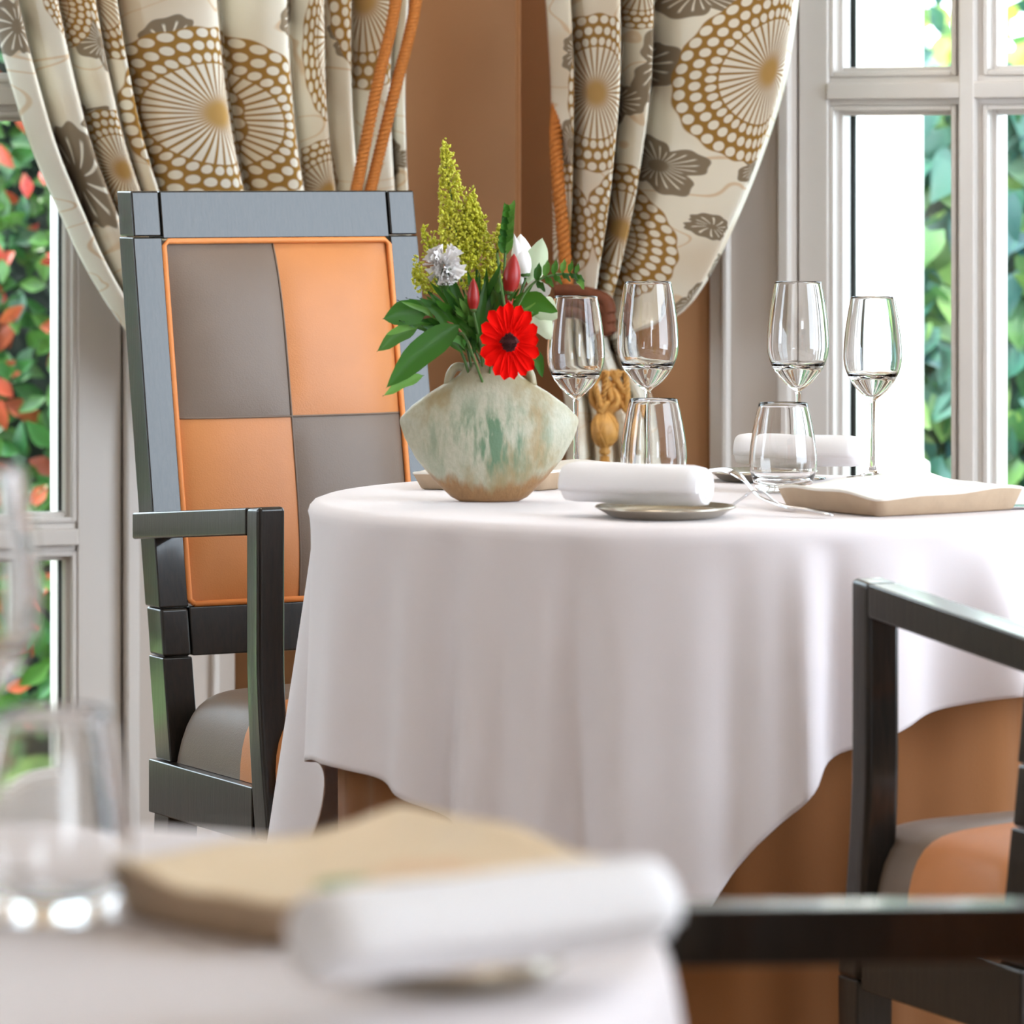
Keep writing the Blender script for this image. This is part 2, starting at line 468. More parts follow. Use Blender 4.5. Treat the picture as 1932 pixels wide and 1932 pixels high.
def window(name, wall, rot, hinge, sgn, cas_out, cas_in, st_in, far, bars, ncols, label):
    """A casement in wall coordinates. sgn = direction along the wall away from the corner."""
    w = empty(name, wall.location, rot, kind='structure', label=label)
    def B(mb, s0, s1, d0, d1, z0, z1):
        a, b = sorted((sgn * s0, sgn * s1)); return mb.box(a, b, d0, d1, z0, z1)
    # casing flat with a bead at each edge
    cm = MB(); B(cm, cas_out, cas_in, -0.012, 0.05, 0, Z_TOP + 0.08)
    obj('casing', cm, 'paint', w, bevel=0.002)
    for (s0, s1) in ((cas_out + 0.026, cas_out + 0.036), (cas_in - 0.018, cas_in)):
        bm_ = MB(); B(bm_, s0, s1, -0.024, -0.010, 0, Z_TOP + 0.06)
        obj('casing_bead', bm_, 'white_paint', w, bevel=0.003, segs=3)
    # sash stiles and rails with stepped mouldings round the glass
    for k, (a, b) in enumerate(((cas_in + 0.004, st_in), (far, far + 0.066))):
        sm = MB(); B(sm, a, b, 0.002, 0.05, Z_BOT - 0.05, Z_TOP)
        obj('stile', sm, 'white_paint', w, bevel=0.002)
    for z0, z1 in ((Z_BOT - 0.05, Z_BOT + 0.06), (Z_TOP - 0.06, Z_TOP)):
        sm = MB(); B(sm, st_in, far, 0.002, 0.05, z0, z1)
        obj('rail', sm, 'white_paint', w, bevel=0.002)
    cols = [st_in + (far - st_in) * k / ncols for k in range(ncols + 1)]
    rows = [Z_BOT + 0.06] + bars + [Z_TOP - 0.06]
    mw = 0.021
    for s in cols[1:-1]:
        for nm, hw, d0, d1 in (('muntin', 0.012, -0.004, 0.05), ('muntin_moulding', 0.020, 0.010, 0.045), ('outer_muntin', 0.022, 0.066, 0.092)):
            mm = MB(); B(mm, s - hw, s + hw, d0, d1, rows[0], rows[-1]); obj(nm, mm, 'white_paint', w, bevel=0.0025)
    for z in bars:
        for nm, hw, d0, d1 in (('muntin', 0.012, -0.003, 0.051), ('muntin_moulding', 0.0215, 0.009, 0.046), ('outer_muntin', 0.022, 0.067, 0.091)):
            mm = MB(); B(mm, st_in, far, d0, d1, z - hw, z + hw); obj(nm, mm, 'white_paint', w, bevel=0.0025)
    for i in range(ncols):
        for j in range(len(rows) - 1):
            a, b = cols[i] + (0 if i == 0 else mw), cols[i + 1] - (0 if i == ncols - 1 else mw)
            c, d = rows[j] + (0 if j == 0 else mw), rows[j + 1] - (0 if j == len(rows) - 2 else mw)
            pm = MB(); B(pm, a, b, 0.053, 0.059, c, d); obj('pane', pm, 'pane', w, smooth_=False)
            # stepped glazing bead all round the pane, and the black gasket behind it
            for k, (o1, d0, d1) in enumerate(((0.0075, 0.006, 0.050), (0.014, 0.024, 0.050))):
                bm_ = MB()
                B(bm_, a, a + o1, d0, d1, c, d); B(bm_, b - o1, b, d0, d1, c, d)
                B(bm_, a + o1, b - o1, d0, d1, c, c + o1); B(bm_, a + o1, b - o1, d0, d1, d - o1, d)
                obj('glazing_bead', bm_, 'white_paint', w, bevel=0.0015)
            gm = MB()
            if i == 0: B(gm, a + 0.001, a + 0.0165, 0.0595, 0.064, c, d)
            if i == ncols - 1: B(gm, b - 0.0165, b - 0.001, 0.0595, 0.064, c, d)
            if gm.v: obj('gasket', gm, 'gasket', w)
    # outer reveal
    rm = MB(); B(rm, cas_in - 0.02, st_in + (0.013 if sgn < 0 else -0.002), 0.068, 0.13, 0, Z_TOP + 0.05); B(rm, far + 0.004, far + 0.06, 0.055, 0.13, 0, Z_TOP + 0.05)
    obj('outer_reveal', rm, 'render_white', w)
    return w
win_l = window('window_1', wall_l, R(18), None, -1, 0.4417, 0.606, 0.674, 2.05, [0.58, 1.2206, 1.86], 4, 'tall grey cream window on the left with a red and green hedge behind')
win_r = window('window_2', wall_r, R(-30), None, 1, 0.329, 0.464, 0.5145, 1.18, [0.58, 1.228, 1.87], 3, 'white small paned window on the right with ivy behind')

obj('floor', MB().box(-4, 4, -2.6, 8, -0.05, 0), 'floor', kind='structure')
cpoly = [(-3.35, -2.6), (3.2, -2.6), (3.2, 5.15), (0.05, 7.06), (-3.35, 5.95)]
obj('ceiling', MB().add([(x, y, z) for z in (H, H + 0.12) for x, y in cpoly], [(4, 3, 2, 1, 0), (5, 6, 7, 8, 9)] + [(i, (i + 1) % 5, 5 + (i + 1) % 5, 5 + i) for i in range(5)]), 'plaster', smooth_=False, kind='structure')
def pier_wall(name, boxes):
    mb = MB()
    for b in boxes: mb.box(*b)
    return obj(name, mb, 'plaster', kind='structure')
pier_wall('wall_back', [(-3.3, 3.3, -2.6, -2.45, 0, 0.35), (-3.3, 3.3, -2.6, -2.45, 2.45, H), (-3.3, 1.6, -2.6, -2.45, 0.35, 2.45), (3.0, 3.3, -2.6, -2.45, 0.35, 2.45)])
pier_wall('wall_side_right', [(3.0, 3.15, -2.45, 5.3, 0, 0.35), (3.0, 3.15, -2.45, 5.3, 3.2, H), (3.0, 3.15, 5.0, 5.3, 0.35, 3.2), (3.0, 3.15, -2.45, 2.3, 0.35, 3.2)])
pier_wall('wall_side_left', [(-3.3, -3.15, -2.45, 6.0, 0, 0.9), (-3.3, -3.15, -2.45, 6.0, 2.3, H), (-3.3, -3.15, -2.45, 4.0, 0.9, 2.3), (-3.3, -3.15, 4.75, 6.0, 0.9, 2.3)])

# ------------------------------------------------------------------ outside
obj('garden_ground', MB().box(-9, 9, 6.9, 20, -0.12, -0.06), 'lawn', kind='structure')
pil = empty('garden_pillar', P(1655, 900, 7.95) * Vector((1, 1, 0)) if False else ((1655 - 966) / F * 7.95, 8.0, -0.06), 0.0,
            label='white rendered pillar outside, sunlit, seen through the right window', cat='pillar')
pw = (1738 - 1655) / F * 7.95
obj('shaft', MB().box(-0.13, pw, -0.09, 0.09, 0.05, 3.0), 'render_white', pil, bevel=0.004)
obj('plinth', MB().box(-0.14, pw + 0.010, -0.10, 0.10, 0, ZC - (872 - HY) / F * 7.9 + 0.06), 'render_white', pil, bevel=0.004)

def leaf_mb(w=0.5, droop=0.15, fold=0.12, heart=False):
    """Unit-length leaf along +y with a folded midrib."""
    vs = []; n = 6
    prof = [0.10, 0.62, 1.0, 0.92, 0.55, 0.03] if not heart else [0.75, 1.0, 0.95, 0.7, 0.36, 0.03]
    for i, p in enumerate(prof):
        y = i / (n - 1); z = -droop * y * y
        if heart and i == 0: y = -0.08
        vs += [(-p * w / 2, y, z + fold * p), (0, y if not (heart and i == 0) else 0.03, z), (p * w / 2, y, z + fold * p)]
    fs = []
    for i in range(n - 1):
        a = i * 3
        fs += [(a, a + 1, a + 4, a + 3), (a + 1, a + 2, a + 5, a + 4)]
    return MB().add(vs, fs)
def hedge(name, label, x0, x1, yf, depth, z0, z1, size, mats, weights, heart, n_parts, n_stuff, seed, cat='hedge', focus=None, core=True):
    rnd = random.Random(seed)
    root = empty(name, ((x0 + x1) / 2, yf + depth / 2, -0.06), label=label, cat=cat)
    base = Vector(root.location)
    proto = leaf_mb(0.52 if not heart else 0.8, 0.2, 0.10, heart)
    meshes = []
    for m in mats:
        me = proto.mesh('leaf'); me.materials.append(M[m]); meshes.append(me)
    def xf(front):
        s = size * rnd.uniform(0.7, 1.25)
        if front and focus: x = rnd.uniform(*focus[0]); z = rnd.uniform(*focus[1])
        else: x = rnd.uniform(x0, x1); z = rnd.uniform(z0, z1)
        y = yf + (rnd.uniform(-0.03, 0.06) if front else depth * rnd.random() ** 1.6)
        rot = Matrix.Rotation(rnd.uniform(-0.7, 0.7), 4, 'Z') @ Matrix.Rotation(R(90) + rnd.uniform(-0.6, 0.5), 4, 'X') @ Matrix.Rotation(rnd.uniform(-math.pi, math.pi) if not heart else math.pi + rnd.uniform(-0.9, 0.9), 4, 'Z')
        return Matrix.Translation(Vector((x, y, z)) - base) @ rot @ Matrix.Scale(s, 4)
    for k in range(n_parts):
        i = rnd.choices(range(len(mats)), weights)[0]
        o = bpy.data.objects.new('leaf', meshes[i]); COL.objects.link(o); o.parent = root
        o.matrix_local = xf(True)
    for i, m in enumerate(mats):
        mb = MB(); cnt = int(n_stuff * weights[i] / sum(weights))
        for k in range(cnt):
            T = xf(False)
            mb.add([T @ Vector(v) for v in proto.v], proto.f)
        obj('foliage', mb, m, root, kind='stuff')
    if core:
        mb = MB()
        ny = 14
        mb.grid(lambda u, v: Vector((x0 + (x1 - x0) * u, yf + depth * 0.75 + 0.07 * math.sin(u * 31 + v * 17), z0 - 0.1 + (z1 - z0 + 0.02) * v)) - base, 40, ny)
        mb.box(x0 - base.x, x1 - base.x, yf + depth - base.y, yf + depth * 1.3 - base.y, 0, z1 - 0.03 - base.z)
        obj('branches', mb, 'core', root)  # dark backing sheet and box, painted as the shade behind the leaves
    return root
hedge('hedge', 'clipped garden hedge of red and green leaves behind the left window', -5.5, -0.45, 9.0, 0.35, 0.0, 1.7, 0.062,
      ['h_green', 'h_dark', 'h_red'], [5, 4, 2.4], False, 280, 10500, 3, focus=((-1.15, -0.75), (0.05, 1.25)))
hedge('ivy_hedge', 'green ivy covered hedge with broad leaves outside the right window', 0.35, 2.6, 9.1, 0.35, 0.0, 1.32, 0.085,
      ['ivy', 'ivy_dark', 'h_dark'], [4, 5, 2.5], True, 280, 3600, 5, focus=((0.70, 1.10), (0.4, 1.31)))
tr = hedge('sunlit_tree', 'bright yellow green sunlit tree behind the ivy hedge', 0.4, 3.2, 12.0, 1.0, 1.1, 3.0, 0.11,
      ['ivy_bright', 'ivy', 'ivy_dark'], [6, 2, 1], False, 60, 1500, 9, cat='tree', focus=((0.9, 1.5), (1.3, 1.8)), core=False)
obj('trunk', MB().tube([(0, 0, 0), (0.03, 0, 0.8), (0, 0.05, 1.9)], [0.09, 0.07, 0.04], 10), 'twig', tr)

# ------------------------------------------------------------------ curtains
def curtain(name, label, Lp, Rp, valleys, ns, nt, yfun, amp, mat, lat=0.0, jump=0.0, tpow=1.0):
    """Draped cloth between a left and a right edge (picture rows turned into points at their own depth); valleys = pleat lines in 0..1."""
    Ls, Rs = smooth([(a, b, 0) for a, b in Lp], nt - 1), smooth([(a, b, 0) for a, b in Rp], nt - 1)
    val = [0.0] + valleys + [1.0]
    verts, uvs = [], []
    for j in range(nt):
        t = j / (nt - 1)
        for i in range(ns):
            s = i / (ns - 1)
            k = max(q for q in range(len(val) - 1) if val[q] <= s + 1e-9)
            w = val[k + 1] - val[k]; f = (s - val[k]) / w
            base = Ls[j].lerp(Rs[j], s)
            ridge = abs(math.sin(math.pi * f)) ** 0.62
            # ridges overlap the next valley a little
            sh = lat * w * math.sin(math.pi * f) * math.sin(math.pi * (1 - f) * 0.8)
            pp = Ls[j].lerp(Rs[j], min(1, s + sh))
            wob = 0.006 * math.sin(9 * t + 5 * s) + 0.004 * math.sin(23 * t + 11 * s)
            y = yfun(pp.x) - amp * (0.35 + min(1.0, w * 6)) * ridge * (1 - 0.55 * t ** 2) + wob
            verts.append(P(pp.x, pp.y, y))
            uvs.append((base.x / 1000 + jump * k, base.y / 1000))
    mb = MB()
    fs = [(j * ns + i, j * ns + i + 1, (j + 1) * ns + i + 1, (j + 1) * ns + i) for j in range(nt - 1) for i in range(ns - 1)]
    mb.add(verts, fs)
    me = mb.mesh(name)
    ul = me.uv_layers.new(name='cloth')
    li = [0] * len(me.loops); me.loops.foreach_get('vertex_index', li)
    flat = []
    for q in li: flat += uvs[q]
    ul.data.foreach_set('uv', flat)
    me.materials.append(mat)
    return me
def wall_y_left(px):   # depth of the left bay wall under a column
    k = (px - 966) / F
    return (YC - math.tan(R(18)) * XC) / (1 - math.tan(R(18)) * k)
def wall_y_right(px):
    k = (px - 966) / F
    return (YC + math.tan(R(30)) * XC) / (1 + math.tan(R(30)) * k)

cl = empty('curtain', P(500, 0, 6.6) * Vector((1, 1, 0)), label='cream curtain with gold rosettes and taupe leaves, draped left behind the high chair', cat='curtain', group='patterned bay curtains')
def base_of(root, me):
    b = Vector(root.location)
    for v in me.vertices: v.co = v.co - b
medL = [(0.30, -0.42, 0.12, 0.16, 0, 20), (0.62, -0.66, 0.12, 0.16, 0, 20), (0.12, -0.90, 0.12, 0.16, 0, 20), (0.50, -1.25, 0.12, 0.16, 0, 20), (0.470, 0.225, 0.126, 0.175, R(-22), 20), (0.385, 0.215, 0.122, 0.172, R(-22), 20), (0.205, -0.02, 0.055, 0.14, R(-20), 18), (0.770, 0.00, 0.070, 0.17, R(0), 19), (0.235, 0.32, 0.050, 0.12, R(-20), 18), (0.115, 0.00, 0.045, 0.10, R(-20), 17), (0.665, 0.07, 0.034, 0.16, 0, 16), (0.670, 0.36, 0.05, 0.10, 0, 18)]
leafL = [(0.318, 0.085, 0.040, R(20), 3), (0.575, 0.040, 0.042, R(200), 3), (0.150, 0.335, 0.034, R(-23), 2, 4.6), (0.172, 0.228, 0.032, R(40), 5, 1.3), (0.330, 0.258, 0.034, R(-50), 5), (0.012, 0.05, 0.030, R(-10), 2, 2.6), (0.185, 0.08, 0.028, R(-20), 4, 2.2), (0.66, 0.31, 0.024, R(0), 4, 1.8), (0.72, 0.075, 0.022, R(-10), 3, 1.8), (0.60, 0.33, 0.026, R(-10), 4, 1.8), (0.845, 0.30, 0.026, 0, 4)]
matL = print_mat('printed_curtain_left', medL, leafL, 0.12)
meL = curtain('drape', '', [(-60, -1950), (-60, -1250), (-52, -620), (-38, -240), (-30, -60), (-5, 60), (25, 170), (62, 285), (112, 400), (165, 510), (240, 625), (350, 740), (520, 850), (715, 900)],
              [(786, -1950), (784, -1250), (780, -620), (776, -240), (772, -60), (768, 60), (764, 170), (766, 285), (772, 400), (780, 510), (790, 610), (797, 700), (800, 800), (800, 890)],
              [0.070, 0.165, 0.255, 0.305, 0.55, 0.715, 0.80, 0.865, 0.965], 260, 190, lambda px: wall_y_left(px) - 0.10, 0.15, matL, 0.45, 0.012)
base_of(cl, meL)
obj('drape', meL, matL, cl, solid=0.002)

def tail(root, pts, w0, w1, yf, mat, nf=5):
    """The gathered cloth below the tie, hanging to the floor."""
    b = Vector(root.location)
    def fn(u, v):
        q = smooth([(a, c, 0) for a, c in pts], 40)[int(v * 40)]
        wd = w0 + (w1 - w0) * v
        return P(q.x + (u - 0.5) * wd, q.y, yf(q.x) - 0.07 * abs(math.sin(u * nf * math.pi)) ** 0.7 - 0.02 * math.sin(math.pi * u)) - b
    mb = MB(); mb.grid(fn, 60, 41)
    me = mb.mesh('tail')
    ul = me.uv_layers.new(name='cloth')
    li = [0] * len(me.loops); me.loops.foreach_get('vertex_index', li)
    flat = []
    for q in li:
        i, j = q % 60, q // 60
        flat += [pts[0][0] / 1000 + (i / 59 - 0.5) * w1 / 1000, pts[0][1] / 1000 + j / 40 * (pts[-1][1] - pts[0][1]) / 1000]
    ul.data.foreach_set('uv', flat)
    me.materials.append(mat)
    return obj('tail', me, mat, root, solid=0.002)
tail(cl, [(745, 880), (735, 960), (720, 1100), (700, 1300), (690, 1500), (690, 1780)], 110, 300, lambda px: wall_y_left(px) - 0.10, matL, 4)

cr = empty('curtain', P(1240, 0, 6.5) * Vector((1, 1, 0)), label='cream curtain with gold rosettes, gathered to the right beside the white window', cat='curtain', group='patterned bay curtains')
medR = [(1.40, -0.48, 0.10, 0.16, 0, 20), (1.15, -0.70, 0.10, 0.16, 0, 20), (1.42, -1.10, 0.10, 0.16, 0, 20), (1.378, 0.135, 0.090, 0.175, R(12), 20), (1.182, 0.432, 0.080, 0.128, R(-8), 19), (1.115, 0.175, 0.060, 0.15, R(0), 18), (1.215, -0.03, 0.060, 0.085, 0, 17), (1.06, 0.43, 0.05, 0.12, 0, 17)]
leafR = [(1.248, 0.120, 0.050, R(8), 3, 1.6), (1.262, 0.312, 0.044, R(-12), 4, 1.35), (1.31, -0.015, 0.060, R(30), 4, 0.9), (1.375, 0.315, 0.045, R(10), 5, 1.0), (1.300, 0.425, 0.022, R(-65), 2, 1.8), (1.375, 0.495, 0.024, R(-30), 3, 1.8), (1.068, 0.10, 0.026, R(0), 3), (1.190, 0.19, 0.030, R(0), 3, 1.7), (1.28, 0.56, 0.028, R(40), 3), (1.06, 0.27, 0.024, 0, 4, 2.0), (1.225, 0.78, 0.06, 0.2, 4), (1.17, 0.66, 0.05, 0.2, 3)]
matR = print_mat('printed_curtain_right', medR, leafR, 0.2)
meR = curtain('drape', '', [(1000, -1950), (1004, -1250), (1012, -620), (1020, -240), (1026, -60), (1034, 60), (1040, 170), (1042, 285), (1044, 400), (1046, 500), (1060, 560), (1100, 600)],
              [(1545, -1950), (1542, -1250), (1534, -620), (1522, -240), (1512, -60), (1498, 60), (1478, 170), (1440, 290), (1392, 410), (1330, 535), (1270, 600), (1172, 628)],
              [0.10, 0.30, 0.43], 240, 190, lambda px: (wall_y_right(px) if px > 978 else wall_y_left(px)) - 0.15, 0.125, matR, 0.45, 0.012)
base_of(cr, meR)
obj('drape', meR, matR, cr, solid=0.002)
tail(cr, [(1110, 590), (1120, 660), (1150, 760), (1165, 870), (1170, 1050), (1170, 1400), (1170, 1790)], 120, 260, lambda px: wall_y_right(px) - 0.09, matR, 4)
yr = lambda px, d=0.25: wall_y_right(px) - d

def tieback(name, label, paths, rad, turns, band=None, tassel=None, yf=None):
    t = empty(name, P(*paths[0][0][:2], yf(paths[0][0][0])), label=label, cat='curtain tieback', group='rope curtain tiebacks')
    b = Vector(t.location)
    for pth in paths:
        pts = [P(q[0], q[1], yf(q[0]) + (q[2] if len(q) > 2 else 0.0)) - b for q in pth]
        obj('cord', MB().rope(pts, rad, turns), 'rope', t)
    if band:
        pts = [P(a, c, yf(a) - 0.01) - b for a, c in band]
        for k in range(3):
            q = [p + Vector((0, -0.004, -0.014 * k)) for p in pts]
            obj('wrap', MB().rope(q, rad * 1.05, 14), 'band', t)
    if tassel:
        px, py, sc = tassel
        y = yf(px) - 0.03
        def at(a, c): return P(px + a * sc, py + c * sc, y + 0.004 * ((a * 7 + c) % 5 - 2)) - b
        for k, (x0, x1) in enumerate(((-18, 24), (-8, -22), (10, 38), (22, 6), (-2, 16), (30, -14), (-26, 4), (40, 30), (4, -10), (16, 46))):
            obj('cord_loop', MB().rope([at(x0, -108), at(x0 * 0.4 + x1 * 0.9, -78 + 6 * k), at(x1, -48), at(x0 * 0.3, -30)], 0.0046, 9), 'gilt', t)
        prof = [(0.001, 0), (8, 2), (11, 8), (8, 14), (12, 20), (21, 30), (25, 45), (24, 60), (17, 74), (10, 82), (6, 90)]
        g = P(px, py, y)
        k = y / F * sc
        mb = MB()
        n = 40; vs = []; fs = []
        for (r, z) in prof:
            for i in range(n):
                a = 2 * math.pi * i / n
                lob = 1 + (0.10 * abs(math.cos(5 * a + z * 0.035)) if z > 18 else 0.03 * math.cos(8 * a))
                vs.append(Vector((r * k * lob * math.cos(a), r * k * lob * math.sin(a), (z - 52) * k)) + g - b)
        for j in range(len(prof) - 1):
            for i in range(n):
                a0, b0 = j * n + i, j * n + (i + 1) % n
                fs.append((a0, b0, b0 + n, a0 + n))
        mb.add(vs, fs)
        obj('bulb', mb, 'gilt', t)
        # netted threads round the bulb
        for q in range(8):
            path = []
            for s_ in range(14):
                z = 18 + 66 * s_ / 13
                rr = lerp_table(prof, 0) if False else next(r0 + (r1 - r0) * (z - z0) / (z1 - z0) for (r0, z0), (r1, z1) in zip(prof, prof[1:]) if z0 <= z <= z1)
                a = 2 * math.pi * q / 8 + (0.5 if q % 2 else -0.5) * s_ / 13 * 2
                path.append(Vector((rr * 1.07 * k * math.cos(a), rr * 1.07 * k * math.sin(a), (z - 52) * k)) + g - b)
            obj('net_thread', MB().tube(path, 1.6 * k, 5), 'gilt', t)
        fr = MB()
        for q in range(60):
            a = 2 * math.pi * q / 60; r0 = random.uniform(3, 9) * k
            p0 = Vector((r0 * math.cos(a), r0 * math.sin(a), -52 * k)) + g - b
            fr.tube([p0, p0 + Vector((0.004 * math.cos(a), 0.004 * math.sin(a), -0.09)), p0 + Vector((0.006 * math.cos(a), 0.006 * math.sin(a), -0.15))], 0.0011, 4)
        obj('fringe', fr, 'gilt', t, kind='stuff')
    return t
tieback('tieback', 'twisted amber rope tieback falling down the left curtain behind the high chair',
        [[(770, -420), (756, -120), (744, 20), (712, 160), (678, 330), (660, 430), (668, 560), (720, 800)], [(806, -420), (794, -120), (782, 20), (748, 160), (706, 330), (686, 430), (690, 560), (735, 800)]],
        0.0084, 46, tassel=(452, 1300, 0.9) if False else None, yf=lambda px: wall_y_left(px) - 0.275)
tieback('tieback', 'amber rope tieback with a gold netted tassel on the right curtain behind the wine glasses',
        [[(1064, 90, 0.2), (1056, 170, 0.12), (1049, 250, 0.03), (1053, 340), (1062, 440), (1070, 540), (1078, 590)]],
        0.0095, 18, band=[(1052, 548), (1095, 552), (1140, 566), (1150, 590)], tassel=(1141, 808, 1.0), yf=lambda px: wall_y_right(px) - 0.255)

# ------------------------------------------------------------------ chairs
def panel_mb(x0, x1, z0, z1, yf, bulge, nx=14, nz=16, back=0.02):
    """Padded leather quadrant: a pillow that tucks down at its own edges; yf(x, z) gives the front plane."""
    mb = MB()
    def fn(u, v):
        x, z = x0 + (x1 - x0) * u, z0 + (z1 - z0) * v
        e = (1 - abs(2 * u - 1) ** 6) * (1 - abs(2 * v - 1) ** 6)
        return (x, yf(x, z) - bulge(x, z) - 0.004 * e, z)
    mb.grid(fn, nx, nz)
    return mb
def make_chair(label, group):
    t = empty('high_back_armchair', label=label, cat='chair', group=group)
    yb = lambda z: 0.103 + 0.18 * (z - 0.38) if z > 0.38 else 0.103 + 0.10 * (0.38 - z)
    D = 0.045
    def slab(x0, x1, z0, z1, f0=0.0, f1=D):
        return MB().hexa([(x0, yb(z0) + f0, z0), (x1, yb(z0) + f0, z0), (x1, yb(z0) + f1, z0), (x0, yb(z0) + f1, z0),
                          (x0, yb(z1) + f0, z1), (x1, yb(z1) + f0, z1), (x1, yb(z1) + f1, z1), (x0, yb(z1) + f1, z1)])
    ZT, ZR, ZB0, ZB1 = 1.088, 1.030, 0.512, 0.572
    for s in (-1, 1):
        a, b = sorted((s * 0.2, s * 0.160))
        obj('back_post', slab(a, b, 0.572, ZR), 'wood', t, bevel=0.002)
        obj('corner_block', slab(a + 0.001, b - 0.001, ZR + 0.001, ZT, -0.001, D), 'wood', t, bevel=0.0025)
        obj('joint_block', slab(a + 0.001, b - 0.001, ZB0, ZB1 - 0.001, -0.001, D), 'wood', t, bevel=0.004)
        obj('back_post', slab(a, b, 0.385, ZB0 - 0.001), 'wood', t, bevel=0.002)
        obj('rear_leg', slab(a, b, 0.0, 0.322), 'wood', t, bevel=0.002)
        # rear end of the side rail wraps the post foot
        obj('side_rail', MB().box(*sorted((s * 0.165, s * 0.207)), -0.150, yb(0.36) + D + 0.006, 0.318, 0.384), 'wood', t, bevel=0.002)
        # arm with its own front post, curved forward at the foot
        ax0, ax1 = sorted((s * 0.208, s * 0.172))
        arm = MB().hexa([(ax0, -0.1345, 0.681), (ax1, -0.1345, 0.681), (ax1, 0.205, 0.653), (ax0, 0.205, 0.653), (ax0, -0.1345, 0.714), (ax1, -0.1345, 0.714), (ax1, 0.205, 0.686), (ax0, 0.205, 0.686)])
        obj('arm', arm, 'wood', t, bevel=0.003, segs=3)
        pm = MB(); rows = []
        for k in range(13):
            v = k / 12; z = 0.717 + (0.325 - 0.717) * v
            fwd = -0.030 * max(0, (v - 0.45) / 0.55) ** 1.6
            rows.append([(ax0, -0.170 + fwd, z), (ax1, -0.170 + fwd, z), (ax1, -0.134 + fwd * 0.8, z - (0.003 if k == 0 else 0)), (ax0, -0.134 + fwd * 0.8, z - (0.003 if k == 0 else 0))])
        pm.add([p for r_ in rows for p in r_], [(4 * k + i, 4 * k + 4 + i, 4 * k + 4 + (i + 1) % 4, 4 * k + (i + 1) % 4) for k in range(12) for i in range(4)] + [(0, 1, 2, 3), (51, 50, 49, 48)])
        obj('arm_post', pm, 'wood', t, bevel=0.006, segs=4)
        fl = MB().hexa([(s * 0.186 - 0.018, -0.198, 0), (s * 0.186 + 0.018, -0.198, 0), (s * 0.186 + 0.018, -0.166, 0), (s * 0.186 - 0.018, -0.166, 0),
                        (s * 0.186 - 0.020, -0.200, 0.325), (s * 0.186 + 0.020, -0.200, 0.325), (s * 0.186 + 0.020, -0.160, 0.325), (s * 0.186 - 0.020, -0.160, 0.325)])
        obj('front_leg', fl, 'wood', t, bevel=0.002)
    obj('top_rail', slab(-0.1595, 0.1595, ZR - 0.002, ZT), 'wood', t, bevel=0.002)
    obj('lower_back_rail', slab(-0.1595, 0.1595, ZB0, ZB1), 'wood', t, bevel=0.002)
    obj('front_rail', MB().box(-0.164, 0.164, -0.196, -0.160, 0.318, 0.380), 'wood', t, bevel=0.002)
    obj('rear_rail', MB().box(-0.159, 0.159, yb(0.35) + 0.004, yb(0.35) + 0.036, 0.318, 0.380), 'wood', t, bevel=0.002)
    # upholstered back
    x0, x1, z0, z1 = -0.158, 0.158, ZB1 + 0.003, ZR - 0.005
    ctr = lambda x, z: 0.020 * (1 - (x / 0.16) ** 4) * (1 - ((z - (z0 + z1) / 2) / ((z1 - z0) / 2 + 0.001)) ** 4)
    plane = lambda x, z: yb(z) + 0.006
    br = obj('backrest', slab(x0, x1, z0, z1, 0.024, 0.040), 'taupe', t)
    seam_z = z0 + (z1 - z0) * 0.508; seam_x = -0.006
    for (a, b, c, d, m) in ((x0, seam_x, seam_z, z1, 'taupe'), (seam_x, x1, seam_z, z1, 'orange'), (x0, seam_x, z0, seam_z, 'orange'), (seam_x, x1, z0, seam_z, 'taupe')):
        obj('back_panel', panel_mb(a, b, c, d, plane, ctr), m, br, label='%s leather back panel' % m)
    loop = [(x0 + 0.006, z0), (x1 - 0.006, z0), (x1, z0 + 0.006), (x1, z1 - 0.006), (x1 - 0.006, z1), (x0 + 0.006, z1), (x0, z1 - 0.006), (x0, z0 + 0.006), (x0 + 0.006, z0)]
    obj('piping', MB().tube([(x, yb(z) + 0.001, z) for x, z in loop], 0.0038, 8), 'piping', br, label='orange leather piping')
    for pts in ([(seam_x, z0), (seam_x, seam_z), (seam_x, z1)], [(x0, seam_z), (seam_x, seam_z), (x1, seam_z)]):
        pts = smooth([(x, 0, z) for x, z in pts], 24)
        obj('seam', MB().tube([(p.x, plane(p.x, p.z) - ctr(p.x, p.z) - 0.0008, p.z) for p in pts], 0.0013, 5), 'taupe', br)
    # domed seat in four leather quadrants
    seat = obj('seat', MB().box(-0.163, 0.163, -0.158, 0.1, 0.345, 0.381), 'taupe', t)
    sx, y0, y1, zb = 0.193, -0.212, 0.100, 0.3845
    def dome(u, v):
        return 0.090 * (1 - abs(2 * u - 1) ** 11) ** 0.45 * (1 - abs(2 * v - 1) ** 12) ** 0.45 + 0.012 * (1 - (2 * u - 1) ** 2) * (1 - (2 * v - 1) ** 2)
    n = 18
    SV = 0.5 - 0.5 * math.cos(math.pi * 0.44)
    def spaced(u0, u1, v0, v1):
        e = lambda q: 0.5 - 0.5 * math.cos(math.pi * q)      # dense rows at the rounded rim
        pts = []
        for j in range(n):
            for i in range(n):
                U = u0 + (u1 - u0) * (i / (n - 1)); V = v0 + (v1 - v0) * (j / (n - 1))
                U, V = e(U), e(V)
                cr = 0.003 * (math.exp(-((U - 0.5) / 0.012) ** 2) + math.exp(-((V - SV) / 0.012) ** 2))
                pts.append((-sx + 2 * sx * U, y0 + (y1 - y0) * V, zb + max(0.0, dome(U, V) - cr)))
        mb = MB()
        return mb.add(pts, [(j * n + i, j * n + i + 1, (j + 1) * n + i + 1, (j + 1) * n + i) for j in range(n - 1) for i in range(n - 1)])
